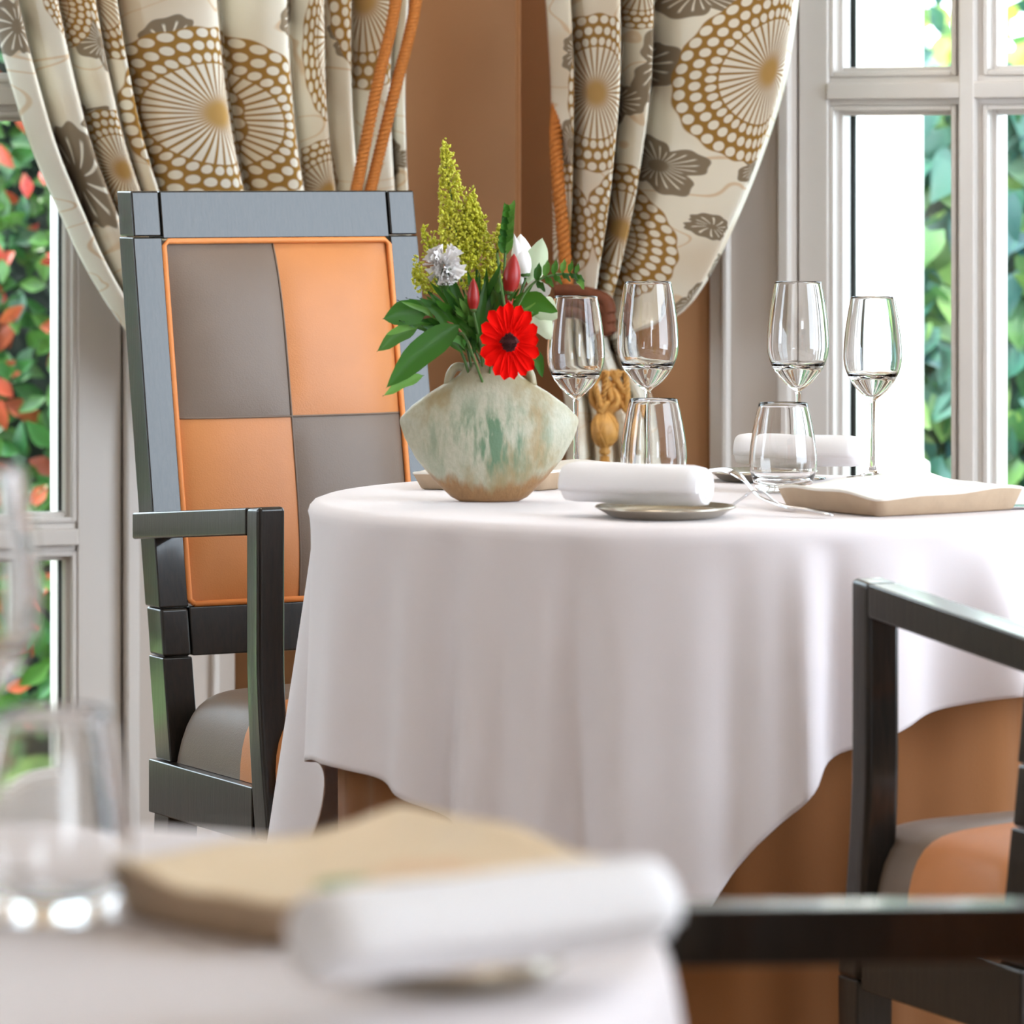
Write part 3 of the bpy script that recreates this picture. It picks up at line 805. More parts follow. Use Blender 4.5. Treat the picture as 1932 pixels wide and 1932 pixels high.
    for (u0, u1, v0, v1, m) in ((0, 0.5, 0.44, 1, 'taupe'), (0.5, 1, 0.44, 1, 'orange'), (0, 0.5, 0, 0.44, 'orange'), (0.5, 1, 0, 0.44, 'taupe')):
        obj('seat_panel', spaced(u0, u1, v0, v1), m, seat, label='%s leather seat panel' % m)
    return t
g = 'dark armchairs with checkered leather'
chair1 = make_chair('dark wood high back armchair with checkered orange and taupe leather facing the round table', g)
chair1.location = (-0.1954, 5.748, 0); chair1.rotation_euler = (0, 0, R(28))
chair2 = copy_tree(chair1)
chair2.location = (0.5891, 4.479, 0); chair2.rotation_euler = (0, 0, R(204))
chair2['label'] = 'dark armchair at the right picture edge, its arm post before the white cloth'
chair3 = copy_tree(chair1)
chair3.location = (0.293, 2.462, 0); chair3.rotation_euler = (0, 0, R(-57))
chair3['label'] = 'blurred dark armchair beside the near table, only its black arm showing at bottom right'

# ------------------------------------------------------------------ tables and cloths
ZT = 0.75
def table(name, cx, cy, rad, label):
    t = empty(name, (cx, cy, 0), label=label, cat='table', group='round dining tables')
    obj('tabletop', MB().lathe([(0.001, 0.715), (rad - 0.062, 0.715), (rad - 0.056, 0.72), (rad - 0.056, ZT - 0.010), (rad - 0.062, ZT - 0.006), (0.001, ZT - 0.006)], 64), 'wood', t)
    obj('pedestal', MB().lathe([(0.16, 0), (0.16, 0.02), (0.05, 0.05), (0.04, 0.2), (0.04, 0.66), (0.10, 0.714), (0.001, 0.7145)], 32), 'wood', t)
    return t
def gauss(x, c, w): return math.exp(-((x - c) / w) ** 2)
def cloth(name, label, cx, cy, rad, drop, folds, flare, mat='cloth', cat='tablecloth', n=420, nv=46, group=None, hemsolid=0.0016):
    o_loc = Vector((cx, cy, ZT))
    vs, fs = [], []
    rows = []
    for k in range(9):   # the top: rings out to the edge
        rows.append(('top', k / 8))
    for k in range(1, nv): rows.append(('drop', k / (nv - 1)))
    for kind, q in rows:
        for i in range(n):
            th = -180 + 360 * i / n
            a = R(th)
            d = drop(th)
            fo = folds(th)
            if kind == 'top':
                r = 0.01 + (rad - 0.012 - 0.01) * q; z = 0.0
            else:
                L = q * (d + 0.018)
                if L < 0.022:     # rounded edge
                    e = L / 0.022 * math.pi / 2
                    r = rad - 0.012 + 0.014 * math.sin(e); z = -0.014 * (1 - math.cos(e))
                else:
                    h = L - 0.022
                    v = h / max(0.05, d)
                    r = rad + 0.002 + flare(th) * v + fo * (v ** 0.62)
                    z = -0.014 - h * 0.985
            vs.append((r * math.sin(a), -r * math.cos(a), z))
    m = len(rows)
    for j in range(m - 1):
        for i in range(n):
            b = j * n + i; c = j * n + (i + 1) % n
            fs.append((b, b + n, c + n, c))
    fs.append(tuple(range(n)))
    mb = MB().add(vs, fs)
    o = obj(name, mb, mat, None, solid=hemsolid, label=label, cat=cat, group=group)
    o.location = o_loc
    return o
TX, TY, TR = 0.2084, 5.18, 0.432
t1 = table('dining_table', TX, TY, TR, 'round dining table hidden under the white cloth and tan undercloth')
def theta_of(px, r=0.462):     # direction round the table whose hem falls under a picture column
    lo, hi = -88.0, 75.0
    for _ in range(40):
        m = (lo + hi) / 2; a = R(m)
        q = 966 + F * (TX + r * math.sin(a)) / (TY - r * math.cos(a))
        if q < px: lo = m
        else: hi = m
    return (lo + hi) / 2
dropA = [(-180, .30), (-140, .36), (-122, .46), (-106, .50), (-96, .40), (-88, .285)]
for hx, hy in ((578, 1442), (620, 1452), (680, 1475), (760, 1520), (850, 1585), (950, 1690), (1050, 1790), (1180, 1850), (1290, 1790), (1365, 1700), (1400, 1640), (1450, 1585), (1500, 1545), (1545, 1490), (1570, 1455), (1600, 1432), (1700, 1392), (1800, 1350), (1900, 1310)):
    th_ = theta_of(hx); yy_ = TY - 0.462 * math.cos(R(th_))
    dropA.append((th_, ZT - (ZC - (hy - HY) / F * yy_) - 0.010))
dropA += [(68, dropA[-1][1] + .01), (90, .27), (115, .42), (135, .45), (160, .35), (180, .30)]
FOLDS = [(-112, 13, .048), (-91, 8, -.034)] + [(theta_of(c), w, h) for c, w, h in ((612, 7, .012), (690, 4.5, -.006), (745, 3.5, .010), (815, 3.0, -.016), (872, 3.2, .018), (930, 3.0, -.004), (1000, 3.5, .008), (1070, 3.2, -.022), (1160, 4.5, .010), (1300, 4.0, .004), (1385, 3.0, -.008), (1450, 3.5, .006), (1530, 2.6, .020), (1585, 2.8, -.018), (1680, 4.0, .004), (1790, 4.5, -.016), (1900, 4.0, .034))] + [(75, 6, -.01), (90, 8, .03), (115, 14, .04), (140, 12, .03), (165, 10, -.02)]
def foldA(th): return 1.2 * sum(h * gauss(th, c, w) for c, w, h in FOLDS)
def flareA(th): return 0.012 + 0.032 * gauss(th, -112, 18) + 0.012 * gauss(th, 60, 30)
cloth('tablecloth', 'white linen cloth draped over the round table with hanging corners', TX, TY, TR, lambda th: sum(lerp_table(dropA, max(-180, min(180, th + 1.3 * q))) for q in (-2, -1, 0, 1, 2)) / 5, foldA, flareA, group='white tablecloths')
def foldS(th): return 0.006 * math.sin(R(th) * 17) + 0.004 * math.sin(R(th) * 29 + 1) - 0.008
cloth('undercloth', 'tan suede undercloth reaching to the floor below the white cloth', TX, TY, TR - 0.030, lambda th: 0.745, foldS, lambda th: 0.0, mat='skirt', cat='tablecloth', n=300).location.z = ZT - 0.0035

NX, NY, NR = -0.352, 2.20, 0.425
t2 = table('dining_table', NX, NY, NR, 'near round table at bottom left under a blurred white cloth')
cloth('tablecloth', 'blurred white cloth on the near table at bottom left', NX, NY, NR, lambda th: 0.33 + 0.1 * math.sin(R(2 * th)), lambda th: 0.010 * math.sin(R(th) * 9), lambda th: 0.035, group='white tablecloths')
ZS = ZT + 0.0012      # upper face of the cloth

# ------------------------------------------------------------------ vase and flowers
VY = 5.12
vx = (923 - 966) / F * VY
vs_ = VY / F
vase = empty('vase', (vx, VY, ZS), label='green glazed lens shaped ceramic vase with brown foot on the white cloth', cat='vase')
vprof = [(0, 56, 30), (2, 60, 34), (8, 72, 40), (40, 105, 50), (80, 138, 58), (120, 160, 60), (146, 168.5, 56), (152, 169, 54), (158, 167, 52), (180, 146, 46), (205, 112, 40), (222, 84, 36), (232, 66, 33), (238, 58, 30), (246, 52, 28), (258, 48, 27), (262, 46, 26)]
mb = MB(); nn = 72; vs = []; fs = []
allp = vprof + [(258, 40, 21), (236, 42, 20), (200, 60, 22), (100, 70, 26), (20, 40, 16)]
for (z, w, d) in allp:
    for i in range(nn):
        a = 2 * math.pi * i / nn
        ca, sa = math.cos(a), math.sin(a)
        pw_ = 1.0
        vs.append((w * vs_ * ca, d * vs_ * (1 if sa >= 0 else -1) * abs(sa) ** (1.0 + 0.5 * min(1, max(0, (w - 60) / 100))), z * vs_))
for j in range(len(allp) - 1):
    for i in range(nn):
        a, b = j * nn + i, j * nn + (i + 1) % nn
        fs.append((a, b, b + nn, a + nn))
fs.append(tuple(range(nn - 1, -1, -1))); fs.append(tuple((len(allp) - 1) * nn + i for i in range(nn)))
obj('body', mb.add(vs, fs), 'vase', vase)
for s, x in ((-1, -62), (1, 66)):
    obj('loop_handle', MB().tube([(p[0] * vs_, 0, p[1] * vs_) for p in smooth([((x + 26 * -s), 236, 0), (x + 12 * -s, 252, 0), (x + s * 2, 252, 0), (x + s * 12, 238, 0), (x + s * 16, 218, 0)], 14)], [0.0048] * 15, 10), 'vase', vase)

MOUTH = Vector((vx, VY, ZS + 0.13))
def stem_to(p, parent, base, mat='stem', rad=0.0016):
    p = Vector(p)
    s0 = MOUTH + Vector((max(-0.018, min(0.018, (p.x - vx) * 0.25)), random.uniform(-0.006, 0.006), -0.02))
    mid = (s0 + p) / 2 + Vector(((p.x - vx) * -0.06, 0, 0.012))
    obj('stem', MB().tube([q - base for q in smooth([s0, mid, p], 8)], rad, 6), mat, parent)
def flower(name, px, py, y, label, group=None, cat='flower'):
    c = P(px, py, y)
    return empty(name, c, label=label, cat=cat, group=group), c
u = VY / F
# gerbera
ger, gc = flower('gerbera', 961, 646, 5.03, 'bright red gerbera with a dark eye at the front of the vase')
stem_to(gc + Vector((0, 0.012, -0.004)), ger, gc, rad=0.002)
pm = MB()
def petal_fn(a, b):
    x = (a - 0.5) * 2; w = 0.175 * (0.45 + 0.75 * b) * (1 - b ** 7) ** 0.5 if b < 1 else 0.0
    return (x * w, -0.10 * math.sin(b * 2.4) + 0.05 * (1 - x * x), 0.14 + b * 0.86)
pm.grid(petal_fn, 5, 9)
pme = pm.mesh('petal'); pme.materials.append(M['red'])
for ring, (cnt, sc, tilt) in enumerate(((17, 1.0, 0.0), (15, 0.84, 0.18), (13, 0.55, 0.4))):
    for k in range(cnt):
        a = 2 * math.pi * (k + 0.5 * ring) / cnt + random.uniform(-.06, .06)
        rr = 76 * u * sc * random.uniform(0.92, 1.03)
        T = Matrix.Diagonal((0.78, 1, 1, 1)) @ Matrix.Rotation(a, 4, 'Y') @ Matrix.Translation((0, -0.003 * ring, 0)) @ Matrix.Rotation(-tilt, 4, 'X') @ Matrix.Scale(rr, 4)
        mb = MB(); mb.add([T @ Vector(v) for v in pm.v], pm.f)
        obj('petal', mb, 'red', ger)
eye = MB()
for k in range(90):
    r = 17 * u * math.sqrt(k / 90); a = k * 2.39996
    c = Vector((r * 0.8 * math.cos(a), -0.010 + 0.25 * r, r * math.sin(a)))
    eye.tube([c + Vector((0, 0.004, 0)), c + Vector((0, -0.002, 0))], [0.0014, 0.0006], 5)
obj('eye', eye, 'black_red', ger, kind='stuff')
obj('eye_disc', MB().lathe([(0.001, -0.002), (20 * u, 0.0), (14 * u, 0.006), (0.001, 0.007)], 20), 'black_red', ger)
ger.children[-1].rotation_euler = (R(90), 0, 0); ger.children[-1].location = (0, -0.003, 0); ger.children[-1].scale = (0.8, 1, 1)

# white carnation: ruffled petals
def ruffle(parent, rx, rz, n, mat, size, rnd):
    proto = MB().grid(lambda a, b: ((a - 0.5) * (0.4 + b), 0.12 * math.sin(a * 19) * b, b), 9, 4)
    me = proto.mesh('petal'); me.materials.append(M[mat])
    for k in range(n):
        v = Vector((rnd.gauss(0, 1), -abs(rnd.gauss(0, 1)) * 0.9, rnd.gauss(0, 1))).normalized()
        o = bpy.data.objects.new('petal', me); COL.objects.link(o); o.parent = parent
        rot = v.to_track_quat('Z', 'Y').to_matrix().to_4x4() @ Matrix.Rotation(rnd.uniform(0, 6.28), 4, 'Z')
        c = Vector((v.x * rx, v.y * rx * 0.8, v.z * rz)) * (0.55 if k % 3 else 0.2)
        o.matrix_local = Matrix.Translation(c) @ rot @ Matrix.Scale(size * rnd.uniform(0.8, 1.15), 4)
rnd = random.Random(11)
car, cc = flower('carnation', 838, 500, 5.09, 'white ruffled carnation on the left of the bouquet', None)
ruffle(car, 36 * u, 34 * u, 70, 'petal', 20 * u, rnd)
obj('calyx', MB().lathe([(0.002, -0.03), (0.006, -0.022), (0.009, -0.008), (0.007, -0.004)], 12), 'stem', car)
stem_to(cc + Vector((0.0, 0, -0.028)), car, cc)

def bud(name, px, py, y, w, h, lean, mat, label, group=None, npet=3):
    o, c = flower(name, px, py, y, label, group)
    for k in range(npet):
        a0 = 2 * math.pi * k / npet
        def fn(a, b):
            ang = a0 + (a - 0.5) * 2.9 + b * 0.5
            r = w * (math.sin(math.pi * min(1, 0.06 + b * 0.94)) ** 0.75) * (1.0 - 0.28 * b) * (1 + 0.06 * (0.5 - abs(a - 0.5)))
            return Vector((r * math.cos(ang) + lean * b * h, r * math.sin(ang), (b - 0.5) * h))
        obj('petal', MB().grid(fn, 9, 10), mat, o)
    obj('receptacle', MB().lathe([(0.001, -h * 0.52), (w * 0.5, -h * 0.47), (w * 0.55, -h * 0.38), (w * 0.2, -h * 0.33)], 10), 'stem', o)
    stem_to(c + Vector((-lean * 0.3 * h, 0, -h * 0.5)), o, c)
    return o
gb = 'dark red flower buds'
bud('red_flower_bud', 962, 517, 5.07, 19 * u, 78 * u, 0.10, 'darkred', 'large dark red flower bud upright right of the centre of the bouquet', gb)
bud('red_flower_bud', 893, 556, 5.06, 13 * u, 64 * u, 0.0, 'darkred', 'slim dark red flower bud between carnation and gerbera', gb)
bud('red_flower_bud', 824, 588, 5.08, 9 * u, 24 * u, -0.2, 'darkred', 'tiny dark red flower bud below the carnation', gb)
bud('red_flower_bud', 957, 565, 5.075, 10 * u, 50 * u, 0.1, 'darkred', 'small dark red flower bud below the large red bud', gb)
bud('white_flower_bud', 990, 482, 5.13, 25 * u, 82 * u, -0.10, 'petal', 'white closed flower bud at the upper right of the bouquet', 'white flower buds')
def broad_petal(parent, base, b0, b1, wid, y0, y1, mat, name='leaf', cup=0.25, nseg=10):
    """Leaf or petal from a base pixel to a tip pixel with given widest half width in px."""
    A, B = P(*b0, y0), P(*b1, y1)
    ax = B - A; L = ax.length; ax.normalize()
    side = ax.cross(Vector((0, 1, 0))).normalized()
    nrm = side.cross(ax).normalized()
    w = wid * u
    def fn(a, b):
        x = (a - 0.5) * 2
        p = math.sin(math.pi * b ** 0.85) ** 0.8 if 0 < b < 1 else 0.0
        sag = math.sin(math.pi * b) * 0.10 * L
        return A + ax * (L * b) + side * (x * w * p) + nrm * (-cup * w * p * abs(x) ** 1.3 * 1.0) + Vector((0, -0.2, 1)) * sag * 0.6 + Vector((0, 0, 0.0009 * math.sin(b * 13 + x)))- base
    o = obj(name, MB().grid(fn, 7, nseg), mat, parent)
    return o
pg, pc = flower('pale_green_bloom', 1010, 520, 5.14, 'pale green open bloom with white petals at the right of the bouquet')
for b0, b1, w, m in (((1000, 545), (1024, 450), 22, 'palegreen'), ((985, 560), (1040, 545), 22, 'petal'), ((1000, 570), (1052, 600), 24, 'palegreen'), ((1005, 590), (1040, 640), 20, 'palegreen'), ((985, 545), (970, 440), 9, 'petal')):
    broad_petal(pg, pc, b0, b1, w, 5.13, 5.11, m, 'petal', -0.3)
stem_to(P(992, 570, 5.13), pg, pc)

def branch(name, label, stem_px, y, leaves, mat, stem_mat='stem', group=None, cat='foliage branch'):
    pts = [P(a, b, y) for a, b in stem_px]
    base = pts[0].copy()
    t = empty(name, base, label=label, cat=cat, group=group)
    obj('stem', MB().tube([p - base for p in smooth([MOUTH + Vector((0, 0.004, -0.02)) ] + pts, 16)], 0.0014, 6), stem_mat, t)
    for (b0, b1, w, m) in leaves:
        broad_petal(t, base, b0, b1, w, y, y - 0.012, m or mat, 'leaf')
    return t
branch('leafy_branch', 'twig with two broad dark green leaves reaching left over the chair back', [(880, 640), (830, 600), (790, 600)], 5.08,
       [((805, 588), (722, 602), 25, 'leaf'), ((790, 612), (711, 664), 16, 'leaf2')], 'leaf', 'twig', 'leafy branches')
branch('leafy_branch', 'long dark green leaf drooping left towards the vase shoulder', [(880, 640), (865, 630)], 5.05,
       [((868, 612), (728, 733), 27, 'leaf'), ((800, 708), (722, 748), 10, 'leaf2')], 'leaf', 'stem', 'leafy branches')
branch('leafy_branch', 'two dark green leaves on the right behind the gerbera', [(930, 660), (975, 600)], 5.09,
       [((972, 562), (1052, 588), 19, 'leaf'), ((1006, 655), (1024, 712), 11, 'leaf'), ((945, 600), (930, 545), 12, 'leaf')], 'leaf', 'stem', 'leafy branches')
lv = []
for k, (sx_, sy_) in enumerate(((1012, 532), (1028, 524), (1044, 520), (1060, 516), (1074, 516), (1086, 518))):
    lv += [((sx_, sy_), (sx_ + 6, sy_ - 36 + k * 3), 7.5 - k * 0.6, 'leaf2' if k % 2 else 'leaf'), ((sx_, sy_), (sx_ + 17, sy_ + 18 - k), 6.5 - k * 0.5, 'leaf')]
lv.append(((1088, 520), (1102, 546), 7, 'leaf2'))
branch('pistachio_sprig', 'sprig of small glossy green leaves reaching right towards the first wine glass', [(960, 620), (1000, 540), (1050, 518), (1090, 520)], 5.08, lv, 'leaf2', 'stem')
lv = []
for k in range(7):
    yy = 480 - k * 12
    lv += [((953 + k, yy), (940 + 2 * k, yy - 26), 6.5, 'leaf'), ((955 + k, yy), (968 + k * 0.5, yy - 30), 6.0, 'leaf2')]
branch('green_stalk', 'upright stalk of narrow blue green leaves beside the white bud', [(930, 640), (948, 540), (954, 470), (960, 400)], 5.12, lv, 'leaf', 'stem')
# filler greenery in the middle of the bunch
ft = empty('filler_greenery', P(900, 640, 5.10), label='dense narrow dark green leaves filling the middle of the bouquet', cat='foliage')
rnd = random.Random(4)
for k in range(90):
    ox = rnd.uniform(-12, 14)
    ang = rnd.uniform(-1.25, 1.0)
    L = rnd.uniform(70, 155)
    sx_, sy_ = 905 + ox + math.sin(ang) * 20, 672 - rnd.uniform(0, 40)
    broad_petal(ft, Vector(ft.location), (sx_, sy_), (sx_ + math.sin(ang) * L, sy_ - math.cos(ang) * L), rnd.uniform(4.5, 10), 5.11 + rnd.uniform(-0.03, 0.03), 5.10 + rnd.uniform(-0.05, 0.03), rnd.choice(['leaf', 'leaf', 'leaf', 'leaf2']), 'leaf', 0.2, 6)
stem_to(P(905, 650, 5.11), ft, Vector(ft.location))
# goldenrod plumes
def plume(px0, py0, px1, py1, wid, n, label):
    A, B = P(px0, py0, 5.13), P(px1, py1, 5.13)
    t = empty('goldenrod', A, label=label, cat='flower', group='yellow goldenrod plumes')
    obj('stem', MB().tube([q - A for q in smooth([MOUTH, A, B], 10)], 0.0013, 5), 'stem', t)
    mb = MB(); br = MB()
    for k in range(n):
        s = rnd.random() ** 0.9
        w = wid * u * (1 - s) ** 0.7 * (0.35 + 0.65 * min(1, s * 5)) + 0.0015
        base = A.lerp(B, s)
        tip = base + Vector((rnd.uniform(-1, 1) * w, rnd.uniform(-1, 1) * w * 0.7, abs(rnd.gauss(0, 1)) * 0.008))
        if k % 14 == 0: br.tube([base - A, tip - A], 0.0005, 4)
        r = rnd.uniform(0.0010, 0.0021)
        d = Vector((rnd.gauss(0, 1), rnd.gauss(0, 1), rnd.gauss(0, 1) + 0.9)).normalized()
        mb.tube([tip - A - d * r, tip - A, tip - A + d * r * 1.8], [r * 0.4, r, r * 0.15], 5)
    obj('floret', mb, 'solidago', t, kind='stuff')
    obj('side_stems', br, 'solidago', t, kind='stuff')
plume(872, 500, 838, 288, 40, 900, 'tallest pointed plume of yellow goldenrod rising above the bouquet')
plume(905, 570, 890, 388, 50, 1300, 'broad plume of yellow goldenrod right of the tallest one')
plume(862, 500, 846, 400, 36, 420, 'short yellow goldenrod plume behind the carnation')
plume(822, 500, 800, 448, 20, 130, 'small yellow goldenrod tuft left of the carnation top')
plume(815, 560, 782, 515, 26, 200, 'low yellow goldenrod tuft left of the carnation')
plume(930, 570, 942, 440, 26, 260, 'thin yellow goldenrod plume beside the green stalk')

# ------------------------------------------------------------------ glasses
def make_wine(h, rim, belly, bowl_h, label):
    """Tulip glass: foot, stem and bowl; the bowl tapers in to the rim and is thick at its bottom."""
    g_ = empty('wine_glass', label=label, cat='glass', group='tulip wine glasses')
    zb = h - bowl_h
    out, inn = [], []
    n = 44
    for k in range(n + 1):
        q = k / n
        if q < 0.42: r = belly * math.sin(math.pi / 2 * (q / 0.42)) ** 0.62
        else: r = belly + (rim - belly) * ((q - 0.42) / 0.58) ** 1.7
        out.append((max(r, 0.0042), zb + bowl_h * q))
    for k in range(n + 1):
        q = k / n
        th = 0.0011 if q > 0.3 else 0.0011 + 0.012 * (1 - q / 0.3) ** 2
        z0 = 0.055
        qq = z0 + (1 - z0) * q
        if qq < 0.42: r = belly * math.sin(math.pi / 2 * (qq / 0.42)) ** 0.62
        else: r = belly + (rim - belly) * ((qq - 0.42) / 0.58) ** 1.7
        inn.append((max(0.0008, (r - 0.0011 - (0.003 * (1 - q / 0.25) if q < 0.25 else 0)) * (q ** 0.22 if q < 0.2 else 1)), zb + bowl_h * qq))
    prof = [(0.0008, 0.0), (belly * 0.88, 0.0), (belly * 0.90, 0.0012), (belly * 0.5, 0.0035), (0.0062, 0.007), (0.0036, 0.014), (0.0028, 0.03), (0.0027, zb * 0.7), (0.0034, zb - 0.004)] + out + [(rim - 0.0005, h + 0.0005)] + inn[::-1]
    obj('bowl_and_stem', MB().lathe(prof, 96), 'glass', g_)
    return g_
def make_tumbler(h, rim, belly, base_r, label):
    g_ = empty('tumbler', label=label, cat='glass', group='stemless tumblers')
    f = lambda q: base_r + (belly - base_r) * math.sin(math.pi / 2 * min(1, q / 0.34)) if q < 0.34 else belly + (rim - belly) * ((q - 0.34) / 0.66) ** 1.5
    out = [(0.0008, 0.001), (base_r * 0.8, 0.0)] + [(f(k / 18), 0.0012 + (h - 0.0012) * k / 18) for k in range(19)]
    inn = [(f(q) - 0.0014 if q > 0.16 else (f(0.16) - 0.0014) * ((q - 0.10) / 0.06) ** 0.4 + 0.0006, h * q) for q in [1 - 0.9 * k / 20 for k in range(21)] if q >= 0.1]
    obj('bowl', MB().lathe(out + [(f(1) - 0.0006, h + 0.0005)] + inn + [(0.0006, h * 0.098)], 56), 'glass', g_)
    return g_
def at(px, y): return ((px - 966) / F * y, y, ZS)
big = make_wine(0.2315, 0.0275, 0.0365, 0.128, 'large tulip wine glass behind the rolled napkin, right of the vase')
big.location = at(1222, 5.50)
o = copy_tree(big); o.location = at(1505.5, 5.49); o['label'] = 'large tulip wine glass left of the right window pane, behind the tumbler'
small = make_wine(0.2135, 0.0255, 0.0345, 0.121, 'smaller wine glass next to the vase, left of the large one')
small.location = at(1086.5, 5.535)
o = copy_tree(small); o.location = at(1646.5, 5.50); o['label'] = 'smaller wine glass in front of the white pillar, rightmost on the round table'
o = copy_tree(small); o.location = ((75 - 127 - 966) / F * 2.36, 2.36, ZS); o['label'] = 'blurred wine glass on the near table, cut by the left picture edge'
tum = make_tumbler(0.100, 0.0275, 0.0385, 0.030, 'tumbler behind the rolled napkin in front of the gold tassel')
tum.location = at(1233, 5.36)
o = copy_tree(tum); o.location = at(1477.5, 5.27); o['label'] = 'tumbler between the forks and the square plate on the round table'
o = copy_tree(tum); o.location = ((102 - 966) / F * 2.27, 2.27, ZS); o['label'] = 'blurred tumbler on the near table at lower left'

# ------------------------------------------------------------------ napkins, plates, cutlery
def napkin_mb(L, rad, turns=3.4):
    prof_o, prof_i = [], []
    n = int(turns * 22)
    for k in range(n + 1):
        q = k / n; a = 2 * math.pi * turns * q + 0.9
        r = rad * (0.10 + 0.90 * q)
        prof_o.append((r * math.cos(a), r * math.sin(a)))
        r2 = r - rad * 0.235
        prof_i.append((max(0.001, r2) * math.cos(a), max(0.001, r2) * math.sin(a)))
    mb = MB(); m = 15
    loop = prof_o + prof_i[::-1]; c = len(loop)
    vs, fs = [], []
    for j in range(m):
        v = j / (m - 1)
        e = abs(2 * v - 1)
        sc = 1 - 0.10 * max(0, (e - 0.8) / 0.2) ** 2
        for (x, z) in loop:
            rr = math.hypot(x, z) / rad
            x_ = (v - 0.5) * L + (0.004 * (1 - rr) * (1 if v > 0.5 else -1)) * (1 if e > 0.99 else 0)
            vs.append((x_, x * sc, z * sc + 0.0006 * math.sin(v * 9 + x * 300)))
    for j in range(m - 1):
        for i in range(c):
            a, b = j * c + i, j * c + (i + 1) % c
            fs.append((a, b, b + c, a + c))
    for j in (0, m - 1):
        for i in range(n):
            q = [j * c + i, j * c + i + 1, j * c + (c - 2 - i), j * c + (c - 1 - i)]
            fs.append(tuple(q if j else q[::-1]))
    return mb.add(vs, fs)
def napkin(px0, px1, py_mid, y0, y1, z, rad, label):
    A = Vector(((px0 - 966) / F * y0, y0, z + rad)); B = Vector(((px1 - 966) / F * y1, y1, z + rad))
    o = obj('rolled_napkin', napkin_mb((B - A).length, rad), 'napkin', None, label=label, cat='napkin', group='rolled white napkins')
    o.location = (A + B) / 2
    o.rotation_euler = (0, 0, math.atan2(B.y - A.y, B.x - A.x))
    return o
def bread_plate(px, y, rx, label):
    o = empty('bread_plate', ((px - 966) / F * y, y, ZS), label=label, cat='plate', group='small round bread plates')
    obj('dish', MB().lathe([(0.001, 0.0), (rx * 0.72, 0.0), (rx * 0.80, 0.002), (rx * 0.97, 0.0095), (rx, 0.0105), (rx * 0.985, 0.012), (rx * 0.80, 0.006), (rx * 0.66, 0.004), (0.001, 0.004)], 56), 'pewter', o)
    return o
bread_plate(1255, 4.885, 0.074, 'pewter bread plate under the rolled napkin in front of the tumbler')
napkin(1072, 1330, 930, 4.92, 4.84, ZS + 0.0085, 0.0250, 'rolled white napkin with its spiral end facing right, in front of the tumbler')
bread_plate(1440, 5.46, 0.064, 'pewter bread plate under the far rolled napkin')
napkin(1394, 1622, 850, 5.49, 5.43, ZS + 0.0125, 0.0215, 'rolled white napkin at the far side of the table behind the right tumbler')
bread_plate(966 + (0.0) , 2.085, 0.046, 'blurred bread plate under the napkin on the near table')
bp = [o for o in bpy.data.objects if o.name.startswith('bread_plate')][-1]
bp.location.x = -0.022
napkin(585, 1232, 1750, 1.985, 2.09, ZS + 0.0105, 0.0240, 'blurred rolled napkin on the near table in the foreground')

def square_plate(label, corners, th, top, side, wave=0.004, group='square stoneware plates', seed=1):
    """Slab plate with a wavy rim; corners are the four foot corners on the cloth, in order."""
    rn = random.Random(seed)
    cx = sum(c[0] for c in corners) / 4; cy = sum(c[1] for c in corners) / 4
    o = empty('square_plate', (cx, cy, ZS), label=label, cat='plate', group=group)
    edge = []
    for k in range(4):
        a, b = corners[k], corners[(k + 1) % 4]
        for i in range(12):
            t = i / 12; bow = 0.05 * math.sin(math.pi * t)
            px, py = a[0] + (b[0] - a[0]) * t - cx, a[1] + (b[1] - a[1]) * t - cy
            edge.append((px * (1 + bow), py * (1 + bow)))
    n = len(edge)
    ph = rn.uniform(0, 6)
    def ring(s, z, wv): return [(x * s, y * s, z + wv * math.sin(3 * 2 * math.pi * i / n + ph) * wave + wv * 0.5 * wave * math.sin(7 * 2 * math.pi * i / n)) for i, (x, y) in enumerate(edge)]
    def loft(rings, cap0, cap1):
        mb = MB(); vs = [p for r_ in rings for p in r_]
        fs = [(j * n + i, j * n + (i + 1) % n, (j + 1) * n + (i + 1) % n, (j + 1) * n + i) for j in range(len(rings) - 1) for i in range(n)]
        if cap0: fs.append(tuple(range(n - 1, -1, -1)))
        if cap1: fs.append(tuple((len(rings) - 1) * n + i for i in range(n)))
        return mb.add(vs, fs)
    obj('foot', loft([ring(0.90, 0, 0), ring(0.93, 0.002, 0), ring(1.0, th - 0.003, 0.9)], True, False), side, o)
    obj('glazed_top', loft([ring(1.0, th - 0.003, 0.9), ring(1.01, th - 0.001, 1), ring(1.0, th, 1), ring(0.90, th - 0.003, 1), ring(0.72, th - 0.009, 0.5), ring(0.3, th - 0.010, 0), ring(0.05, th - 0.010, 0)], False, True), top, o)
    return o
square_plate('square white stoneware plate with a wavy rim at the right edge of the round table', [(.287, 5.03), (.380, 4.872), (.545, 4.985), (.455, 5.24)], 0.024, 'stoneware', 'stoneside', 0.003, seed=2)
square_plate('square stoneware plate behind the vase on the far side of the table', [(-.112, 5.30), (.035, 5.275), (.128, 5.42), (-.01, 5.50)], 0.022, 'stoneware', 'stoneside', 0.003, seed=5)
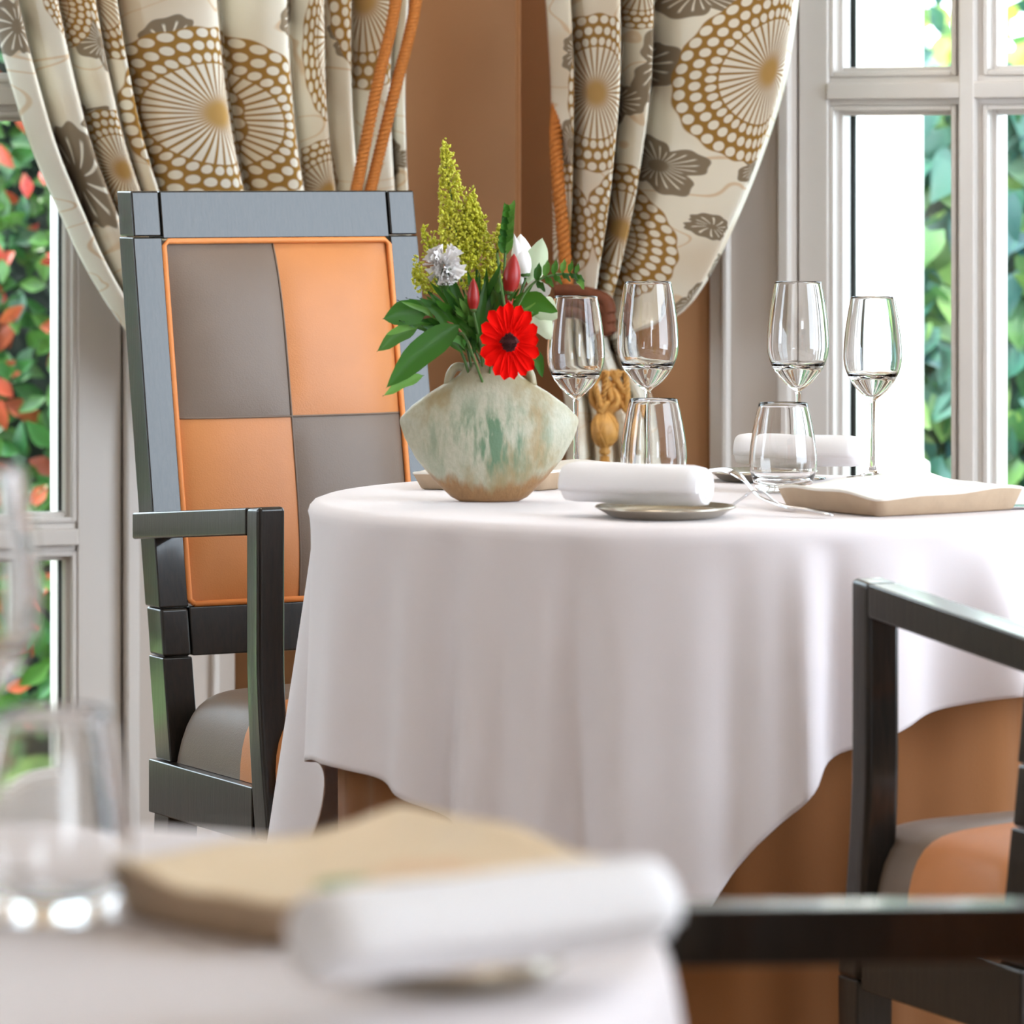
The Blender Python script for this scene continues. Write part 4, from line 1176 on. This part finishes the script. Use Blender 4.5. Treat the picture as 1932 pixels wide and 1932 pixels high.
# the near plate carries a soft green motif
nb = NB('sand_stoneware_green_motif')
v = nb.coord('Object')
sp = nb.n('ShaderNodeSeparateXYZ'); nb.t.links.new(v, sp.inputs[0])
dx = nb.math('DIVIDE', nb.math('SUBTRACT', sp.outputs[0], 0.005), 0.03); dy = nb.math('DIVIDE', nb.math('ADD', sp.outputs[1], 0.03), 0.03)
dd = nb.math('SQRT', nb.math('ADD', nb.math('MULTIPLY', dx, dx), nb.math('MULTIPLY', dy, dy)))
nz_ = nb.noise(v, 60, 2)
gm = nb.math('SUBTRACT', 1.0, nb.step(nb.math('ADD', dd, nz_), 1.2, 1.5))
dx2 = nb.math('DIVIDE', nb.math('SUBTRACT', sp.outputs[0], 0.04), 0.04); dy2 = nb.math('DIVIDE', sp.outputs[1], 0.05)
d2 = nb.math('SQRT', nb.math('ADD', nb.math('MULTIPLY', dx2, dx2), nb.math('MULTIPLY', dy2, dy2)))
om = nb.math('SUBTRACT', 1.0, nb.step(nb.math('ADD', d2, nz_), 1.2, 1.6))
c_ = nb.mix(nb.math('MULTIPLY', om, 0.5), lin((232, 208, 172)), lin((226, 172, 124)))
nb.set(color=nb.mix(nb.math('MULTIPLY', gm, 0.85), c_, lin((126, 156, 84))), rough=0.4)
M['motif'] = nb.m
square_plate('blurred sand coloured square plate with a green motif on the near table', [(-.195, 2.262), (-.104, 2.165), (.045, 2.315), (-.060, 2.465)], 0.026, 'motif', 'stoneside', 0.003, seed=8)

def fork(pts, label, side=(0, 1, 0)):
    """Path of points from tine tips to handle end; side = direction across the fork."""
    pts = [Vector(p) for p in pts]
    base = pts[-1].copy()
    o = empty('fork', base, label=label, cat='fork', group='silver forks')
    sd = Vector(side).normalized()
    n = 40
    path = smooth(pts, n)
    for k in range(4):
        off = (k - 1.5) * 0.0042
        tn = [p - base + sd * off * (1 if i > 1 else 0.9) for i, p in enumerate(path[:12])]
        obj('tine', MB().tube(tn, [0.0005] + [0.0010] * 11, 6), 'silver', o)
    def wid(q): return lerp_table([(0.27, .0078), (0.36, .0080), (0.46, .0035), (0.6, .0024), (0.8, .0042), (0.96, .0064), (1.0, .003)], q)
    mb = MB(); vs = []; fs = []
    rng = path[11:]
    for i, p in enumerate(rng):
        q = (i + 11) / n
        t = (path[min(n, i + 12)] - path[i + 10]).normalized()
        up = t.cross(sd).normalized()
        w = wid(q)
        for a, b in ((-1, 0), (-.7, .0011), (.7, .0011), (1, 0), (.7, -.0009), (-.7, -.0009)):
            vs.append(p - base + sd * (a * w) + up * b)
    m = len(rng)
    for j in range(m - 1):
        for i in range(6):
            fs.append((j * 6 + i, j * 6 + (i + 1) % 6, (j + 1) * 6 + (i + 1) % 6, (j + 1) * 6 + i))
    fs.append(tuple(range(5, -1, -1))); fs.append(tuple((m - 1) * 6 + i for i in range(6)))
    obj('handle', mb.add(vs, fs), 'silver', o)
    return o
def on(px, y, z): return Vector(((px - 966) / F * y, y, ZS + z))
fork([on(1368, 4.93, 0.003), on(1398, 4.925, 0.016), on(1432, 4.92, 0.026), on(1470, 4.90, 0.012), on(1520, 4.885, 0.008), on(1572, 4.865, 0.003)], 'silver fork lying tines down in front of the square plate', (0.25, 1, 0))
fork([on(1330, 5.16, 0.030), on(1368, 5.12, 0.034), on(1400, 5.08, 0.028), on(1430, 5.03, 0.012), on(1462, 4.99, 0.007), on(1500, 4.955, 0.003)], 'silver fork with raised tines beside the rolled napkin', (0.5, 0.9, 0.2))
kn = empty('knife', on(1900, 5.00, 0), label='silver knife at the right of the square plate, cut by the picture edge', cat='knife')
kb = Vector(kn.location)
obj('blade', MB().hexa([on(1894, 5.03, .001) - kb, on(1902, 4.99, .001) - kb, on(2010, 5.00, .001) - kb, on(2010, 5.02, .001) - kb, on(1894, 5.03, .003) - kb, on(1902, 4.99, .003) - kb, on(2010, 5.00, .003) - kb, on(2010, 5.02, .003) - kb]), 'silver', kn, bevel=0.0006)
obj('handle', MB().tube([on(2005, 5.01, .005) - kb, on(2060, 5.01, .006) - kb, on(2120, 5.01, .006) - kb], [0.004, 0.005, 0.006], 10, 0.6), 'silver', kn)
